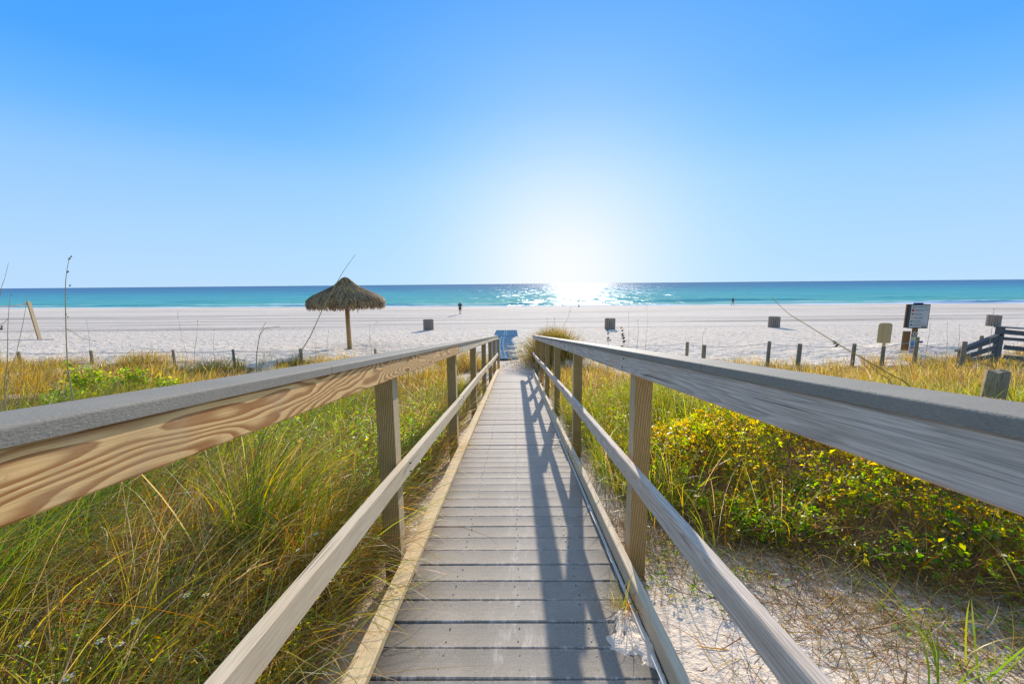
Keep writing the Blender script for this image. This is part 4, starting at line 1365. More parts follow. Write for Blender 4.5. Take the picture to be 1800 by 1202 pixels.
stalk('short forked sea oat stalk in front of the sandy gap left of the thatched umbrella', [(451, 640), (453, 610), (458, 585), (468, 565)], 6.5, 0.011, droop=[([(455, 592), (465, 577), (480, 575), (492, 574)], 0)])
stalk('long sea oat stalk crossing in front of the thatched umbrella and rising above it', [(516, 650), (545, 592), (567, 544), (588, 505), (603, 478), (625, 447)], 5.2, 0.0085)
stalk('golden sea oat stalk arching left over the right handrail, dry tuft halfway', [(1606, 688), (1560, 655), (1508, 625), (1470, 603), (1420, 572), (1385, 550), (1356, 522)], 4.0, 0.008, mat='stalk_gold',
      seeds=[(1468, 603, .05), (1472, 606, .05), (1466, 600, .035), (1470, 608, .04)])
stalk('golden sea oat stalk lying lower beside the arching one', [(1570, 680), (1545, 656), (1520, 632), (1508, 622)], 4.05, 0.006, mat='stalk_gold')
stalk('straw coloured sea oat stalk in front of the far right slate railing', [(1752, 652), (1720, 637), (1700, 627), (1682, 617)], 5.2, 0.009, mat='stalk_gold')
stalk('sea oat stalk with a dark drooping seed head before the second sand bin', [(1069, 612), (1069, 590), (1068, 575)], 9.0, 0.006, seeds=[(1068, 580, .07), (1069, 586, .08), (1069, 594, .09), (1072, 598, .07), (1068, 598, .06)])
stalk('sea oat stalk with the largest dark seed head, right of the second sand bin', [(1097, 612), (1096, 590), (1093, 575)], 8.6, 0.007, seeds=[(1092, 576, .06), (1094, 581, .07), (1094, 587, .08), (1096, 594, .10), (1097, 600, .10), (1095, 590, .08)])
THIN = [
    (1135, 610, 1137, 535, 'straightest hair thin dry stalk, tall, right of the largest dark seed head'),
    (1104, 606, 1105, 548, 'hair thin dry stalk just right of the largest dark seed head'),
    (1120, 606, 1121, 560, 'short hair thin dry stalk second to the right of the largest dark seed head'),
    (961, 590, 962, 557, 'hair thin dry stalk on the left part of the tawny grass hummock'),
    (973, 590, 975, 557, 'hair thin dry stalk on the middle of the tawny grass hummock'),
    (990, 580, 1003, 538, 'slanting hair thin dry stalk beside the tawny hummock, tip near the water edge'),
    (158, 628, 152, 560, 'hair thin dry stalk right of the tallest straight stalk at the far left'),
    (330, 632, 312, 548, 'hair thin dry stalk leaning left, in the ochre grass behind the left handrail'),
    (342, 620, 347, 561, 'hair thin dry stalk standing nearest right of the left leaning one'),
    (376, 620, 377, 578, 'short upright hair thin dry stalk before the slim post at the sandy gap'),
    (644, 614, 663, 563, 'hair thin dry stalk slanting right of the umbrella pole'),
    (653, 612, 650, 570, 'upright hair thin dry stalk crossing the slanted one right of the umbrella pole'),
    (575, 622, 577, 580, 'upright hair thin dry stalk under the thatch, left of the umbrella pole'),
    (555, 622, 553, 575, 'hair thin dry stalk under the left edge of the thatch'),
    (1630, 606, 1635, 568, 'hair thin dry stalk just right of the beach flag sign'),
    (1665, 606, 1666, 566, 'hair thin dry stalk midway between the flag sign and the slate railing'),
    (1686, 600, 1686, 569, 'hair thin dry stalk beside the low end of the slate railing'),
    (1742, 590, 1747, 541, 'hair thin dry stalk passing in front of the bin behind the slate railing'),
    (1235, 606, 1240, 575, 'hair thin dry stalk above the short stout fence post right of the ramp'),
]
for a, b_, c, d, lab in THIN:
    stalk(lab, [(a, b_), ((a + c) / 2 + random.uniform(-2, 2), (b_ + d) / 2), (c, d)], 11.5 + random.uniform(-1, 1.5), 0.0065, seeds=[(c, d + 3, .035), (c, d + 9, .03)])
# ------------------------------------------------------------------ rope fence posts
def px_post(xt, yt, xb, yb, wpx, label, knot=False, lo=4):
    p = on_ground(xb, yb, lo)
    c = math.cos(math.atan((xb - 900) / F))
    r = wpx * p.y / F * c / 2
    top = CAM_Z + (unproject(xt, yt).z) * p.y
    h = top - p.z
    mb = MB()
    k = 10
    ring = []
    tiltx, tilty = random.uniform(-.02, .02), random.uniform(-.02, .02)
    zs = [(-0.3, 1.0), (h * 0.5, 1.0), (h - 0.02, 0.97), (h, 0.85)]
    pts = [Vector((tiltx * zz, tilty * zz, zz)) for zz, _ in zs]
    mb.tube(pts, [r * s_ for _, s_ in zs], k)
    o = mb.build('fence_post', M['fence'])
    o.location = p
    tag(o, label, 'fence post', 'round wooden posts of the dune rope fence')
    if knot:
        kb = MB()
        kb.tube([Vector((r * 0.6, 0, h - 0.16)), Vector((r + 0.05, -0.02, h - 0.17)), Vector((r + 0.10, -0.03, h - 0.16))], [0.02, 0.035, 0.03], 6)
        kb.build('rope_knot', M['blue_rope'], o)
    return p, Vector((p.x, p.y, p.z + h)), r

M['fence'] = weathered('fence_post_wood', (0.44, 0.34, 0.20, 1), (0.20, 0.15, 0.085, 1), (0.30, 0.25, 0.10, 1), axis='Z', knots=False)
M['blue_rope'] = plain('blue_cord', (0.02, 0.06, 0.28), 0.7, bump=0)
POSTS = [
    (31, 618, 36, 640, 8, 'outermost low rope fence post by the far left edge'),
    (159, 616, 163, 640, 7, 'rope fence post behind the tallest bright green shrub'),
    (311, 615, 308, 645, 6, 'slim rope fence post leaning right, in the ochre grass behind the left handrail'),
    (409, 614, 413, 645, 5.5, 'slim rope fence post nearest the sandy gap left of the umbrella'),
    (528, 613, 530, 640, 6.5, 'mossy rope fence post at the foot of the long stalk beside the umbrella'),
    (661, 613, 660, 626, 5, 'rope fence post stub just right of the umbrella pole'),
    (1093, 607, 1093, 618, 5, 'barely showing rope fence post stub under the largest dark seed head'),
    (1207, 601, 1207, 628, 6, 'thin dark rope fence post left of a shorter stout one'),
    (1237, 606, 1236, 636, 8, 'short stout rope fence post beside a thin dark one'),
    (1350, 600, 1348, 650, 7, 'tall slim rope fence post below the third sand bin'),
    (1404, 604, 1401, 656, 9, 'stout rope fence post right of the slim one below the third sand bin'),
    (1503, 604, 1497, 645, 8, 'leaning rope fence post left of the tan sign'),
    (1549, 608, 1548, 654, 8, 'dark rope fence post right in front of the tan sign pole'),
    (1614, 592, 1606, 640, 8.5, 'grey rope fence post with a blue knot beside the beach flag sign'),
    (1697, 600, 1687, 658, 10, 'brown rope fence post in front of the slate railing slope'),
    (1727, 590, 1720, 628, 8, 'mossy rope fence post with a blue knot behind the slate railing'),
]
tops = {}
for k, (a, b_, c, d, wd, lab) in enumerate(POSTS):
    tops[a] = px_post(a, b_, c, d, wd, lab, knot=a in (1614, 1727))


def rope(label, pts, r=0.008, sag=0.05, mat='rope'):
    P3 = []
    for k in range(len(pts) - 1):
        a, b_ = Vector(pts[k]), Vector(pts[k + 1])
        for q in range(6):
            t = q / 6
            P3.append(a.lerp(b_, t) - Vector((0, 0, sag * 4 * t * (1 - t))))
    P3.append(Vector(pts[-1]))
    o = P3[0].copy()
    ob = MB().tube([p - o for p in P3], r, 5).build('rope', M[mat], smooth=True)
    ob.location = o
    return tag(ob, label, 'rope')

def tp(k, dz=-0.05):
    return tops[k][1] + Vector((0, -tops[k][2], dz))

rope('thin rope strung between the low posts left of the ramp', [tp(31) + Vector((-3, 0.3, 0.05)), tp(31), tp(159), tp(311), tp(409), tp(528), tp(661), tp(661) + Vector((2.6, 0.6, -.25))], 0.009)
rope('thin rope strung between the posts right of the ramp as far as the flag sign', [tp(1093) + Vector((-1.5, 0.5, -.1)), tp(1093), tp(1207), tp(1237), tp(1350), tp(1404), tp(1503), tp(1549)], 0.008)
rope('white rope pulled tight from the tan sign to the grey post', [tp(1549, -0.02), tp(1614, -0.12)], 0.011, 0.01)
rope('slack rope running from the grey post to the post before the slate railing', [tp(1614, -0.2), tp(1697, -0.1)], 0.008, 0.12)

# thick old piling stump at the right edge
p = at(1748, 652, 4.6)
zb = gz(p.x, p.y)
sv, sf = [], []
K, NL = 22, 10
for i in range(NL + 1):
    f = i / NL
    for k in range(K):
        a = 2 * math.pi * k / K
        rr = 0.098 * (1.06 - 0.08 * f) * (1 + 0.05 * math.sin(a * 5 + 2 * f) + 0.04 * math.sin(a * 9 + 1)) - (0.02 if k in (4, 15) else 0)
        sv.append((rr * math.cos(a) + 0.05 * f, rr * math.sin(a), -0.3 + (p.z - zb + 0.3) * f + (0.012 * math.sin(a * 3) if i == NL else 0)))
for i in range(NL):
    for k in range(K):
        sf.append((i * K + k, i * K + (k + 1) % K, (i + 1) * K + (k + 1) % K, (i + 1) * K + k))
sv.append((0.05, 0, p.z - zb - 0.012)); c0 = len(sv) - 1
for k in range(K):
    sf.append((NL * K + k, NL * K + (k + 1) % K, c0))
o = MB().add(sv, sf).build('wooden_piling', M['old_post'])
o.location = (p.x, p.y, zb)
tag(o, 'thick cracked grey wooden piling behind the right handrail', 'piling')

# leaning net post on the left, with its ropes
p = on_ground(70, 597, 10)
tpv = at(50, 530, p.y)
o = MB().box((0, 0, 0), (0.19, 0.09, (tpv - p).length + 0.3)).build('leaning_post', M['post'])
o.rotation_euler = (tpv - p).to_track_quat('Z', 'Y').to_euler()
o.location = (tpv + p) / 2 - (tpv - p).normalized() * 0.15
tag(o, 'leaning square wooden post on the open beach at the far left', 'post')
rope('pale rope tied to the top of the leaning post', [at(47, 533, p.y), at(20, 538, p.y), at(-30, 540, p.y)], 0.045, 0.02, 'signwhite')
rope('boundary rope lying on the sand by the leaning post', [on_ground(95, 597) + Vector((0, 0, .02)), on_ground(0, 598) + Vector((0, 0, .02)), on_ground(-60, 598) + Vector((0, 0, .02))], 0.022, 0.0)

# ------------------------------------------------------------------ thatched umbrella
ub = on_ground(615, 613)
ud = ub.y
S = ud / F                                  # metres per pixel at its depth
um = empty('thatched_umbrella', ub)
tag(um, 'thatched palm leaf beach umbrella on a single wooden pole', 'umbrella')
apex = at(604, 487, ud).z - ub.z
eave = at(608, 522, ud).z - ub.z
skirt = at(608, 545, ud).z - ub.z
Rr = 70.5 * S * 0.93
MB().tube([(0, 0, -0.4), (0, 0, 1.0), (0.0, 0, eave + 0.3)], [0.125, 0.115, 0.105], 14).build('pole', M['fence_pole'] if 'fence_pole' in M else M['post'], um, smooth=True)
prof_r = [0.0, 0.06, 0.15, 0.36, 0.66, 0.91, 0.98, 0.95]
prof_z = [apex] + [at(608, yy, ud).z - ub.z for yy in (488, 499, 506.5, 514.5, 523, 529, 535)]
fv, ff = [], []
K = 40
for i, (pr, pz) in enumerate(zip(prof_r, prof_z)):
    for k in range(K):
        a = 2 * math.pi * k / K
        fv.append((pr * Rr * 0.93 * math.cos(a), pr * Rr * 0.93 * math.sin(a), pz - 0.06))
for i in range(len(prof_r) - 1):
    for k in range(K):
        ff.append((i * K + k, i * K + (k + 1) % K, (i + 1) * K + (k + 1) % K, (i + 1) * K + k))
MB().add(fv, ff).build('thatch_bed', M['thatch_bed'] if 'thatch_bed' in M else M['bin_dark'], um)
for k in range(8):
    a = 2 * math.pi * k / 8 + 0.2
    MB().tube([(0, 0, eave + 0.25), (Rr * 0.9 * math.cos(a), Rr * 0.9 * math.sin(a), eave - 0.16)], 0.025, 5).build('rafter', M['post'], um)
V, Q, C = [], [], []
n = 7500
th = rng.uniform(0, 2 * np.pi, n)
s0 = rng.random(n) ** 0.75
r0 = np.interp(s0, np.linspace(0, 1, 8), prof_r) * Rr
z0 = np.interp(s0, np.linspace(0, 1, 8), prof_z)
ds = 0.16 + 0.06 * rng.random(n)
r1 = np.interp(np.clip(s0 + ds, 0, 1), np.linspace(0, 1, 8), prof_r) * Rr + rng.normal(0.015, 0.03, n)
z1 = np.interp(np.clip(s0 + ds, 0, 1), np.linspace(0, 1, 8), prof_z) - np.maximum(s0 + ds - 1, 0) * 1.1 - np.abs(rng.normal(0, 0.06, n)) * 0.8
th1 = th + rng.normal(0, 0.05, n)
wd = rng.uniform(0.012, 0.035, n)
def ring(r_, z_, t_, o_):
    return np.stack([r_ * np.cos(t_) - o_ * np.sin(t_), r_ * np.sin(t_) + o_ * np.cos(t_), z_], 1)
lift = rng.uniform(0.0, 0.05, n)
rm, zm, tm_ = (r0 + r1) / 2 + 0.05, (z0 + z1) / 2 + lift, (th + th1) / 2
v = np.stack([ring(r0, z0, th, -wd), ring(r0, z0, th, wd), ring(rm, zm, tm_, -wd), ring(rm, zm, tm_, wd), ring(r1, z1, th1, -wd * 0.3), ring(r1, z1, th1, wd * 0.3)], 1).reshape(-1, 3)
bi = np.arange(n) * 6
q = np.concatenate([np.stack([bi, bi + 1, bi + 3, bi + 2], 1), np.stack([bi + 2, bi + 3, bi + 5, bi + 4], 1)])
TH = np.array([(0.38, 0.22, 0.085), (0.52, 0.33, 0.13), (0.20, 0.115, 0.05), (0.40, 0.29, 0.18), (0.60, 0.36, 0.12)])
c = np.repeat(TH[rng.integers(0, 5, n)] * rng.uniform(0.7, 1.25, (n, 1)), 6, 0)
o = link('thatch', np_mesh('thatch', v, quads=q, col=c, smooth=False), M['thatch'], um)
tag(o, kind='stuff')

# ------------------------------------------------------------------ slatted bins
def make_bin():
    rt = empty('sand_bin', (0, 0, 0))
    sl = MB()
    for k in range(18):
        a = 2 * math.pi * k / 18
        sl.box((0.40 * math.cos(a), 0.40 * math.sin(a), 0.44 + random.uniform(-.01, .01)), (0.03, 0.112, 0.88), Matrix.Rotation(a, 3, 'Z'))
    tag(sl.build('slats', M['bin'], rt), kind='stuff')
    MB().tube([(0, 0, 0.02), (0, 0, 0.80)], 0.375, 18).build('drum', M['bin_dark'], rt, smooth=False)
    hp = MB()
    for zz in (0.18, 0.70):
        hp.tube([(0, 0, zz), (0, 0, zz + 0.03)], 0.384, 18)
    hp.build('hoop', M['screw'], rt)
    return rt

b0 = make_bin()
for k, (a, b_, lab) in enumerate([(753.5, 580, 'slatted round bin on the beach between the umbrella and the ramp, near the man'), (1072, 578.5, 'slatted round bin just right of the ramp, behind the seed heads'),
                                  (1360, 575.5, 'slatted round bin alone on open sand, left of the signs'), (1745, 573, 'slatted round bin half hidden by the top board of the slate railing')]):
    o = b0 if k == 0 else copy_tree(b0)
    o.location = on_ground(a, b_) - Vector((0, 0, 0.02))
    o.rotation_euler.z = k * 0.7
    tag(o, lab, 'bin', 'slatted wooden bins on the beach')

# ------------------------------------------------------------------ blue access mat
def mat_piece(label, y0, y1, cx, hw0, hw1):
    rt = empty('beach_mat', (cx(y0), y0, gz(cx(y0), y0)))
    tag(rt, label, 'mat', 'blue access mats laid on the sand')
    org = rt.location
    def strip(name, mat, offs, zoff):
        vs, fs = [], []
        n = 40
        for i in range(n + 1):
            yy = y0 + (y1 - y0) * i / n
            f = i / n
            hw = hw0 + (hw1 - hw0) * f
            row = []
            for o_ in offs:
                xx = cx(yy) + o_[0] * hw + o_[1]
                row.append(Vector((xx, yy, max(gz(cx(yy) + q * hw, yy) for q in (-1, 0, 1)) + zoff)) - org)
            for v_ in row:
                vs.append(v_)
            for v_ in row[::-1]:
                vs.append(v_ - Vector((0, 0, 0.03)))
        m = 2 * len(offs)
        for i in range(n):
            for k in range(m):
                fs.append((i * m + k, i * m + (k + 1) % m, (i + 1) * m + (k + 1) % m, (i + 1) * m + k))
        fs += [tuple(range(m - 1, -1, -1)), tuple(n * m + k for k in range(m))]
        return MB().add(vs, fs).build(name, mat, rt)
    strip('mat_panel', M['mat_blue'], [(-1, 0), (0, 0), (1, 0)], 0.03)
    strip('mat_stripe', M['mat_line'], [(0, -0.17), (0, -0.11)], 0.036)
    strip('mat_stripe', M['mat_line'], [(0, 0.0), (0, 0.06)], 0.036)
    return rt

def mcx(y):
    return -0.42 - 0.030 * (y - 16) - 0.12 * math.sin((y - 16) / 11 * math.pi)
mat_piece('long blue beach mat with two pale stripes, starting below the ramp', 15.6, 26.3, mcx, 0.52, 0.72)
mat_piece('short blue beach mat lying beyond the long one', 26.5, 31.5, lambda y: -0.62 - 0.015 * (y - 26), 0.80, 0.82)
dr = MB()
for (cx_, cy_, a_, b_) in [(0.10, 22.5, 0.36, 1.1), (-0.05, 18.2, 0.42, 0.28), (0.02, 24.0, 0.22, 0.6), (0.1, 16.6, 0.35, 0.35), (-0.15, 20.0, 0.30, 0.18)]:
    vs, fs = [], []
    zt = max(gz(cx_ + q, cy_ + r_) for q in (-a_, 0, a_) for r_ in (-b_, 0, b_)) + 0.03
    for i in range(6):
        for k in range(18):
            a = 2 * math.pi * k / 18
            rr = i / 5 * (1 + 0.18 * math.sin(3 * a + cx_ * 9) + 0.1 * math.sin(7 * a))
            vs.append((cx_ + a_ * rr * math.cos(a), cy_ + b_ * rr * math.sin(a), zt + 0.03 * (1 - (i / 5) ** 2) - 0.04 * (i == 5)))
    for i in range(5):
        for k in range(18):
            fs.append((i * 18 + k, i * 18 + (k + 1) % 18, (i + 1) * 18 + (k + 1) % 18, (i + 1) * 18 + k))
    dr.add(vs, fs)
tag(dr.build('sand_drift', M['sand'], smooth=True), 'drifts of white sand spilling across the right side of the blue mat', 'sand drift', kind='stuff')

# ------------------------------------------------------------------ signs on the right
def frame_at(px, py, lo=6):
    p = on_ground(px, py, lo)
    return p, p.y / F

# tan sign seen from behind
p, s = frame_at(1549, 640)
dep = p.y
top = at(1553, 568, dep).z - p.z; bot = at(1551, 603, dep).z - p.z
wdt = 27 * s * 0.74
sg = empty('sign_post', p, (0, 0, R(-16)))
tag(sg, 'tan painted sign with rounded top seen from behind on a flat tan pole', 'sign')
MB().box((0, 0, (top - 0.3) / 2), (0.085, 0.05, top + 0.26)).build('pole', M['tan'], sg)
pv = []
hw = wdt / 2
outl = [(-hw, bot), (hw, bot), (hw, top - 0.12)] + [(hw - 0.10 + 0.10 * math.cos(a), top - 0.06 + 0.06 * math.sin(a)) for a in (0.2, 0.7, 1.2, 1.57)] + [(-hw + 0.10 - 0.10 * math.cos(a), top - 0.06 + 0.06 * math.sin(a)) for a in (1.57, 1.2, 0.7, 0.2)] + [(-hw, top - 0.12)]
MB().prism(outl, (0, 0.028, 0), (0, 0.04, 0), ((1, 0, 0), (0, 0, 1))).build('sign_panel', M['tan'], sg)
MB().box((0, -0.028, (top + bot) / 2), (0.02, 0.008, top - bot - 0.06)).build('pole_rib', M['tan'], sg)

# beach flag sign
p, s = frame_at(1606, 620)
dep = p.y
fs_ = empty('flag_sign', p, (0, 0, R(-6)))
tag(fs_, 'beach warning flag sign board with coloured flag symbols on a brown post', 'sign')
zt = at(1616, 535, dep).z - p.z; zb_ = at(1612, 577, dep).z - p.z
wd_ = 33.5 * s * 0.92
cxs = at(1615, 555, dep).x - p.x
hgt = zt - zb_
MB().box((0, 0.08, zt / 2 - 0.1), (0.14, 0.10, zt + 0.2)).build('post', M['signwood'], fs_)
MB().box((cxs, 0.0, (zt + zb_) / 2), (wd_, 0.05, hgt)).build('sign_panel', M['signframe'], fs_)
MB().box((cxs, 0.17, (zt + zb_) / 2), (wd_, 0.05, hgt)).build('back_panel', M['signwood'], fs_)
MB().box((cxs, 0.085, (zt + zb_) / 2), (wd_ * 0.9, 0.11, hgt * 0.94)).build('panel_filler', M['signframe'], fs_)
MB().box((cxs, -0.027, (zt + zb_) / 2), (wd_ * 0.93, 0.006, hgt * 0.93)).build('sign_face', M['signwhite'], fs_)
MB().box((cxs, 0.085, zt + 0.025), (0.26, 0.12, 0.05)).build('top_bracket', M['signframe'], fs_)


def text(s_, x, y, z, size, mat, parent, name='lettering'):
    cu = bpy.data.curves.new(name, 'FONT')
    cu.body = s_
    cu.size = size
    cu.extrude = 0.001; cu.resolution_u = 2
    cu.materials.append(mat)
    tmp = bpy.data.objects.new(name, cu)
    COL.objects.link(tmp)
    me_ = bpy.data.meshes.new_from_object(tmp.evaluated_get(bpy.context.evaluated_depsgraph_get()))
    bpy.data.objects.remove(tmp)
    o = link(name, me_, mat, parent)
    o.location = (x, y, z)
    o.rotation_euler = (R(90), 0, 0)
    return o

xl = cxs - wd_ * 0.42
text('BEACH WARNING FLAGS', xl, -0.033, zt - hgt * 0.13, wd_ * 0.070, M['ink'], fs_)
rows = [('red', 'WATER CLOSED TO PUBLIC', 0.24, 1.35), ('red', 'HIGH HAZARD', 0.40, 0.8), ('yellow', 'MEDIUM HAZARD', 0.56, 0.95), ('green', 'LOW HAZARD', 0.71, 0.75), ('purple', 'DANGEROUS MARINE LIFE', 0.85, 0.7)]
for mt, tx, f, hs in rows:
    MB().box((xl + wd_ * 0.055, -0.032, zt - hgt * f), (wd_ * 0.105, 0.004, hgt * 0.075 * hs)).build('flag_symbol', M[mt], fs_)
    text(tx, xl + wd_ * 0.15, -0.033, zt - hgt * (f - 0.0), wd_ * 0.056, M['ink'], fs_)
    MB().box((xl + wd_ * 0.40, -0.0315, zt - hgt * (f + 0.045)), (wd_ * 0.46, 0.002, 0.008)).build('text_line', M['ink'], fs_)
for k in range(3):
    MB().box((cxs + wd_ * (0.22 + 0.09 * k), -0.032, zb_ + hgt * 0.065), (wd_ * 0.05, 0.004, hgt * 0.06)).build('pictogram', M['ink'], fs_)
# smaller boards lower on the same post
z2 = at(1600, 583, dep).z - p.z; z3 = at(1600, 617, dep).z - p.z
MB().box((at(1599, 600, dep).x - p.x, 0.16, (z2 + z3) / 2), (0.26, 0.04, z2 - z3)).build('wood_board', M['signwood'], fs_)
z4 = at(1606, 592, dep).z - p.z; z5 = at(1604, 623, dep).z - p.z
cx2 = at(1606, 606, dep).x - p.x
MB().box((cx2, 0.012, (z4 + z5) / 2), (0.25, 0.02, z4 - z5)).build('notice_panel', M['signwhite'], fs_)
hh = z4 - z5
MB().box((cx2, -0.001, z5 + hh * 0.64), (0.20, 0.006, hh * 0.30)).build('notice_picture', M['signblue'], fs_)
MB().box((cx2 + 0.045, -0.004, z5 + hh * 0.62), (0.035, 0.006, hh * 0.22)).build('notice_picture', M['signlime'], fs_)
MB().box((cx2, -0.001, z5 + hh * 0.45), (0.20, 0.006, hh * 0.035)).build('notice_picture', M['signlime'], fs_)
MB().box((cx2, -0.001, z5 + hh * 0.38), (0.19, 0.006, hh * 0.07)).build('notice_stripe', M['red'], fs_)
MB().box((cx2, -0.001, z5 + hh * 0.17), (0.19, 0.006, hh * 0.05)).build('notice_stripe', M['red'], fs_)
MB().box((cx2, -0.001, z5 + hh * 0.90), (0.18, 0.006, hh * 0.05)).build('notice_stripe', M['yellow'], fs_)
rc = at(1609, 587, dep)
MB().tube([(rc.x - p.x, 0.024, rc.z - p.z), (rc.x - p.x, 0.030, rc.z - p.z)], 0.075, 16).build('round_sticker', M['signwhite'], fs_)
MB().tube([(rc.x - p.x, 0.019, rc.z - p.z), (rc.x - p.x, 0.026, rc.z - p.z)], 0.035, 10).build('sticker_emblem', M['ink'], fs_)

# ------------------------------------------------------------------ neighbour's slate-grey railing
bp = on_ground(1747, 646, 8)
dz = bp.y
rl = empty('slate_railing', bp)
tag(rl, 'slate grey wooden walkway railing with sloping boards at the far right', 'railing')
htop = at(1762, 575, dz).z - bp.z
def bx3(name, a, b_, ht, th_, yoff):
    A, B = Vector(a), Vector(b_)
    d = B - A
    m = d.to_track_quat('X', 'Z').to_matrix()
    MB().box(tuple((A + B) / 2 + Vector((0, yoff, 0))), (d.length, th_, ht), m).build(name, M['slate'], rl)
MB().box((0, 0, htop / 2 - 0.15), (0.15, 0.15, htop + 0.3)).build('post', M['slate'], rl)
def loc3(px, py, dd=0.0):
    return at(px, py, dz + dd) - bp
for (ya, yb, ht) in [(583, 590, .15), (595, 600, .10), (610, 618, .15), (627, 634, .13), (640, 648, .12)]:
    a, b_ = loc3(1764, ya), loc3(1840, yb)
    bx3('rail_board', a, b_, ht, 0.04, -0.02)
a, b_ = loc3(1752, 574.5), loc3(1840, 580)
bx3('cap_board', a, b_, 0.04, 0.17, 0.0)
for (xa, ya, xb, yb, ht) in [(1682, 617, 1758, 587, .05), (1695, 615, 1757, 594, .13), (1694, 628, 1754, 608, .15), (1700, 634, 1750, 624, .13), (1700, 645, 1748, 640, .10)]:
    bx3('sloping_board', loc3(xa, ya), loc3(xb, yb), ht, 0.15 if ht < 0.06 else 0.04, 0.0 if ht < 0.06 else -0.03)
q = loc3(1684, 655); q2 = loc3(1688, 616)
MB().box((q.x + 0.03, 0, (q2.z + q.z) / 2 - .1), (0.14, 0.14, q2.z - q.z + 0.2)).build('end_post', M['slate'], rl)

# ------------------------------------------------------------------ people
def skin_mesh(name, verts, edges, radii, root=0, sub=2):
    me = bpy.data.meshes.new(name)
    me.from_pydata(verts, edges, [])
    ob = bpy.data.objects.new(name, me)
    COL.objects.link(ob)
    md = ob.modifiers.new('skin', 'SKIN')
    md.use_smooth_shade = True
    for i, r_ in enumerate(radii):
        v_ = me.skin_vertices[0].data[i]
        v_.radius = r_ if isinstance(r_, tuple) else (r_, r_)
        v_.use_root = (i == root)
    sb = ob.modifiers.new('sub', 'SUBSURF')
    sb.levels = sb.render_levels = sub
    dg = bpy.context.evaluated_depsgraph_get()
    out = bpy.data.meshes.new_from_object(ob.evaluated_get(dg))
    out.name = name
    bpy.data.objects.remove(ob)
    return out


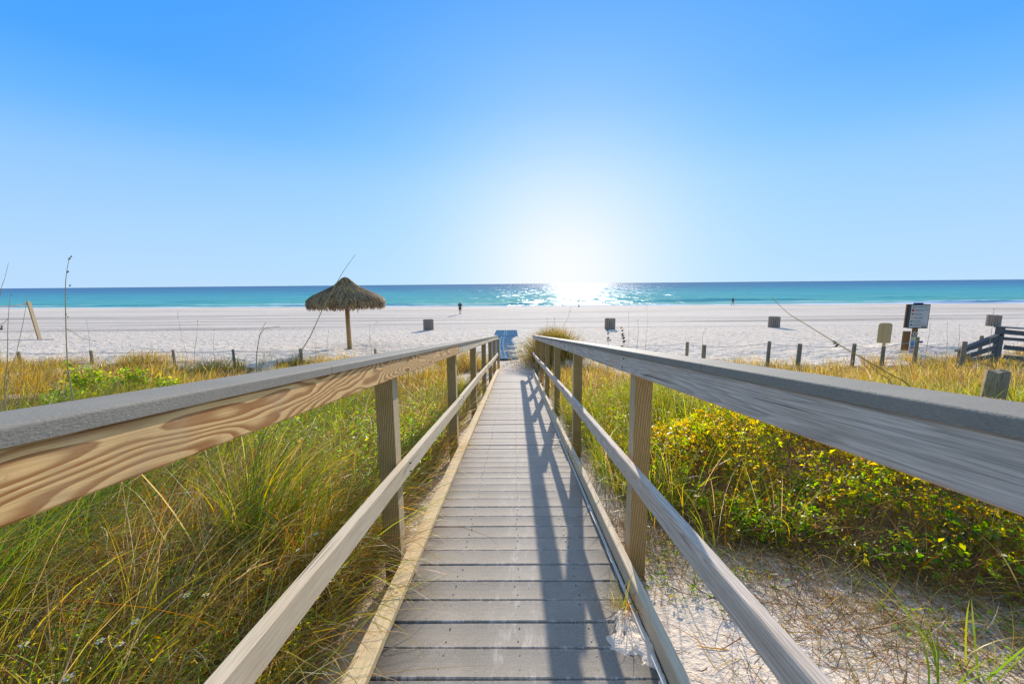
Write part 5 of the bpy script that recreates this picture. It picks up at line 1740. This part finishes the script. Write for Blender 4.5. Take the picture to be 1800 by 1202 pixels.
def person(label, foot, H, yaw, stride, swing, cloth_top, cloth_low, long_low=False, lean=0.0, slim=1.0):
    """standing/walking figure facing -Y before yaw"""
    k = H / 1.75
    rt = empty('person', foot, (0, 0, yaw))
    tag(rt, label, 'person')
    V, E, Rd = [], [], []
    def v(x, y, z_, r_, par=None):
        V.append((x * k, (y - lean * max(z_ - 0.9, 0)) * k, z_ * k)); Rd.append(tuple(q * k for q in r_) if isinstance(r_, tuple) else r_ * k)
        if par is not None: E.append((par, len(V) - 1))
        return len(V) - 1
    pel = v(0, 0, 0.95, (0.145 * slim, 0.11))
    wai = v(0, 0.0, 1.12, (0.135 * slim, 0.10), pel)
    che = v(0, 0.005, 1.32, (0.155 * slim, 0.11), wai)
    nec0 = v(0, 0.01, 1.46, 0.07, che)
    nec = v(0, 0.0, 1.52, 0.055, nec0)
    hd = v(0, -0.01, 1.63, (0.078, 0.092), nec)
    v(0, -0.005, 1.72, (0.06, 0.075), hd)
    v(0, -0.115, 1.615, 0.014, hd)                                   # nose
    joints = {}
    for s in (-1, 1):
        v(s * 0.085, 0.01, 1.625, 0.014, hd)                          # ear
        sh = v(s * 0.185 * slim, 0.01, 1.42, 0.058, che)
        sw = swing * s
        el = v(s * 0.235 * slim, 0.02 + 0.10 * sw, 1.13, 0.042, sh)
        wr = v(s * 0.245 * slim, -0.02 + 0.24 * sw, 0.90, 0.030, el)
        ha = v(s * 0.245 * slim, -0.03 + 0.27 * sw, 0.83, (0.022, 0.036), wr)
        for q, (fy, fl) in enumerate([(-0.026, 0.075), (-0.009, 0.085), (0.009, 0.08), (0.025, 0.062)]):
            f1 = v(s * 0.243, -0.03 + 0.27 * sw + fy, 0.79, 0.009, ha)
            v(s * 0.236, -0.035 + 0.27 * sw + fy, 0.79 - fl * 0.6, 0.0075, f1)
        t1 = v(s * 0.235, -0.07 + 0.27 * sw, 0.825, 0.010, ha)
        v(s * 0.23, -0.085 + 0.27 * sw, 0.785, 0.008, t1)
        st = stride * -s
        hip = v(s * 0.09 * slim, 0, 0.88, 0.092 * slim, pel)
        kn = v(s * 0.10 * slim, -0.03 + 0.20 * st, 0.50, 0.058, hip)
        an = v(s * 0.10 * slim, 0.02 + 0.36 * st, 0.085 + 0.04 * max(st, 0), 0.038, kn)
        v(s * 0.11, -0.14 + 0.36 * st, 0.03 + 0.02 * max(st, 0), (0.040, 0.026), an)
        joints[s] = (sh, el, hip, kn, an)
    link('body', skin_mesh('body', V, E, Rd), M['skin'], rt)
    def sub(name, chain, mat, grow, ends):
        vv = [V[a] if not isinstance(a, tuple) else tuple(V[a[0]][j] + (V[a[1]][j] - V[a[0]][j]) * a[2] for j in range(3)) for a in chain]
        rr = []
        for a in chain:
            if isinstance(a, tuple):
                ra, rb = Rd[a[0]], Rd[a[1]]
                ra = ra if isinstance(ra, tuple) else (ra, ra); rb = rb if isinstance(rb, tuple) else (rb, rb)
                rr.append(tuple((ra[j] + (rb[j] - ra[j]) * a[2]) * grow for j in range(2)))
            else:
                ra = Rd[a] if isinstance(Rd[a], tuple) else (Rd[a], Rd[a])
                rr.append(tuple(q * grow for q in ra))
        link(name, skin_mesh(name, vv, ends, rr), mat, rt)
    L_, R_ = joints[-1], joints[1]
    sub('shirt', [pel, wai, che, nec0, L_[0], (L_[0], L_[1], 0.75), R_[0], (R_[0], R_[1], 0.75)], cloth_top, 1.17, [(0, 1), (1, 2), (2, 3), (2, 4), (4, 5), (2, 6), (6, 7)])
    f = 0.95 if long_low else 0.9
    if long_low:
        sub('trousers', [pel, wai, L_[2], L_[3], (L_[3], L_[4], 0.85), R_[2], R_[3], (R_[3], R_[4], 0.85)], cloth_low, 1.2, [(0, 1), (0, 2), (2, 3), (3, 4), (0, 5), (5, 6), (6, 7)])
    else:
        sub('shorts', [pel, (pel, wai, 0.5), L_[2], (L_[2], L_[3], 0.85), R_[2], (R_[2], R_[3], 0.85)], cloth_low, 1.2, [(0, 1), (0, 2), (2, 3), (0, 4), (4, 5)])
    hv = [(0, (0.02 - lean * .75) * k, 1.66 * k), (0, (0.01 - lean * .8) * k, 1.745 * k)]
    link('hair', skin_mesh('hair', hv, [(0, 1)], [(0.088 * k, 0.092 * k), (0.062 * k, 0.068 * k)]), M['hair'], rt)
    sh_ = MB()
    for s in (-1, 1):
        a = V[joints[s][4]]
        sh_.tube([(a[0], a[1] + 0.03 * k, a[2] - 0.045 * k), (a[0], a[1] - 0.08 * k, a[2] - 0.05 * k), (a[0], a[1] - 0.19 * k, a[2] - 0.06 * k)], [0.042 * k, 0.045 * k, 0.03 * k], 8)
    tag(sh_.build('shoes', M['cloth_black'], rt, smooth=True), None)
    return rt

f1 = on_ground(809, 552.5)
h1 = (at(809, 530, f1.y).z - f1.z)
person('man in charcoal shirt and black shorts walking away over the sand', f1, h1, R(180), 0.35, 0.25, M['cloth_grey'], M['cloth_black'], slim=1.1)
f2 = on_ground(1017.5, 539.5)
person('slim person in a tan top and blue trousers standing at the bright water edge', f2, 1.66, R(-100), 0.2, 0.15, M['cloth_tan'], M['cloth_blue'], True, slim=1.0)
f3 = on_ground(1288, 537)
person('person in navy clothes striding left along the water edge', f3, 1.72, R(-90), 0.9, 0.7, M['cloth_navy'], M['cloth_black'], slim=1.15, lean=0.16)
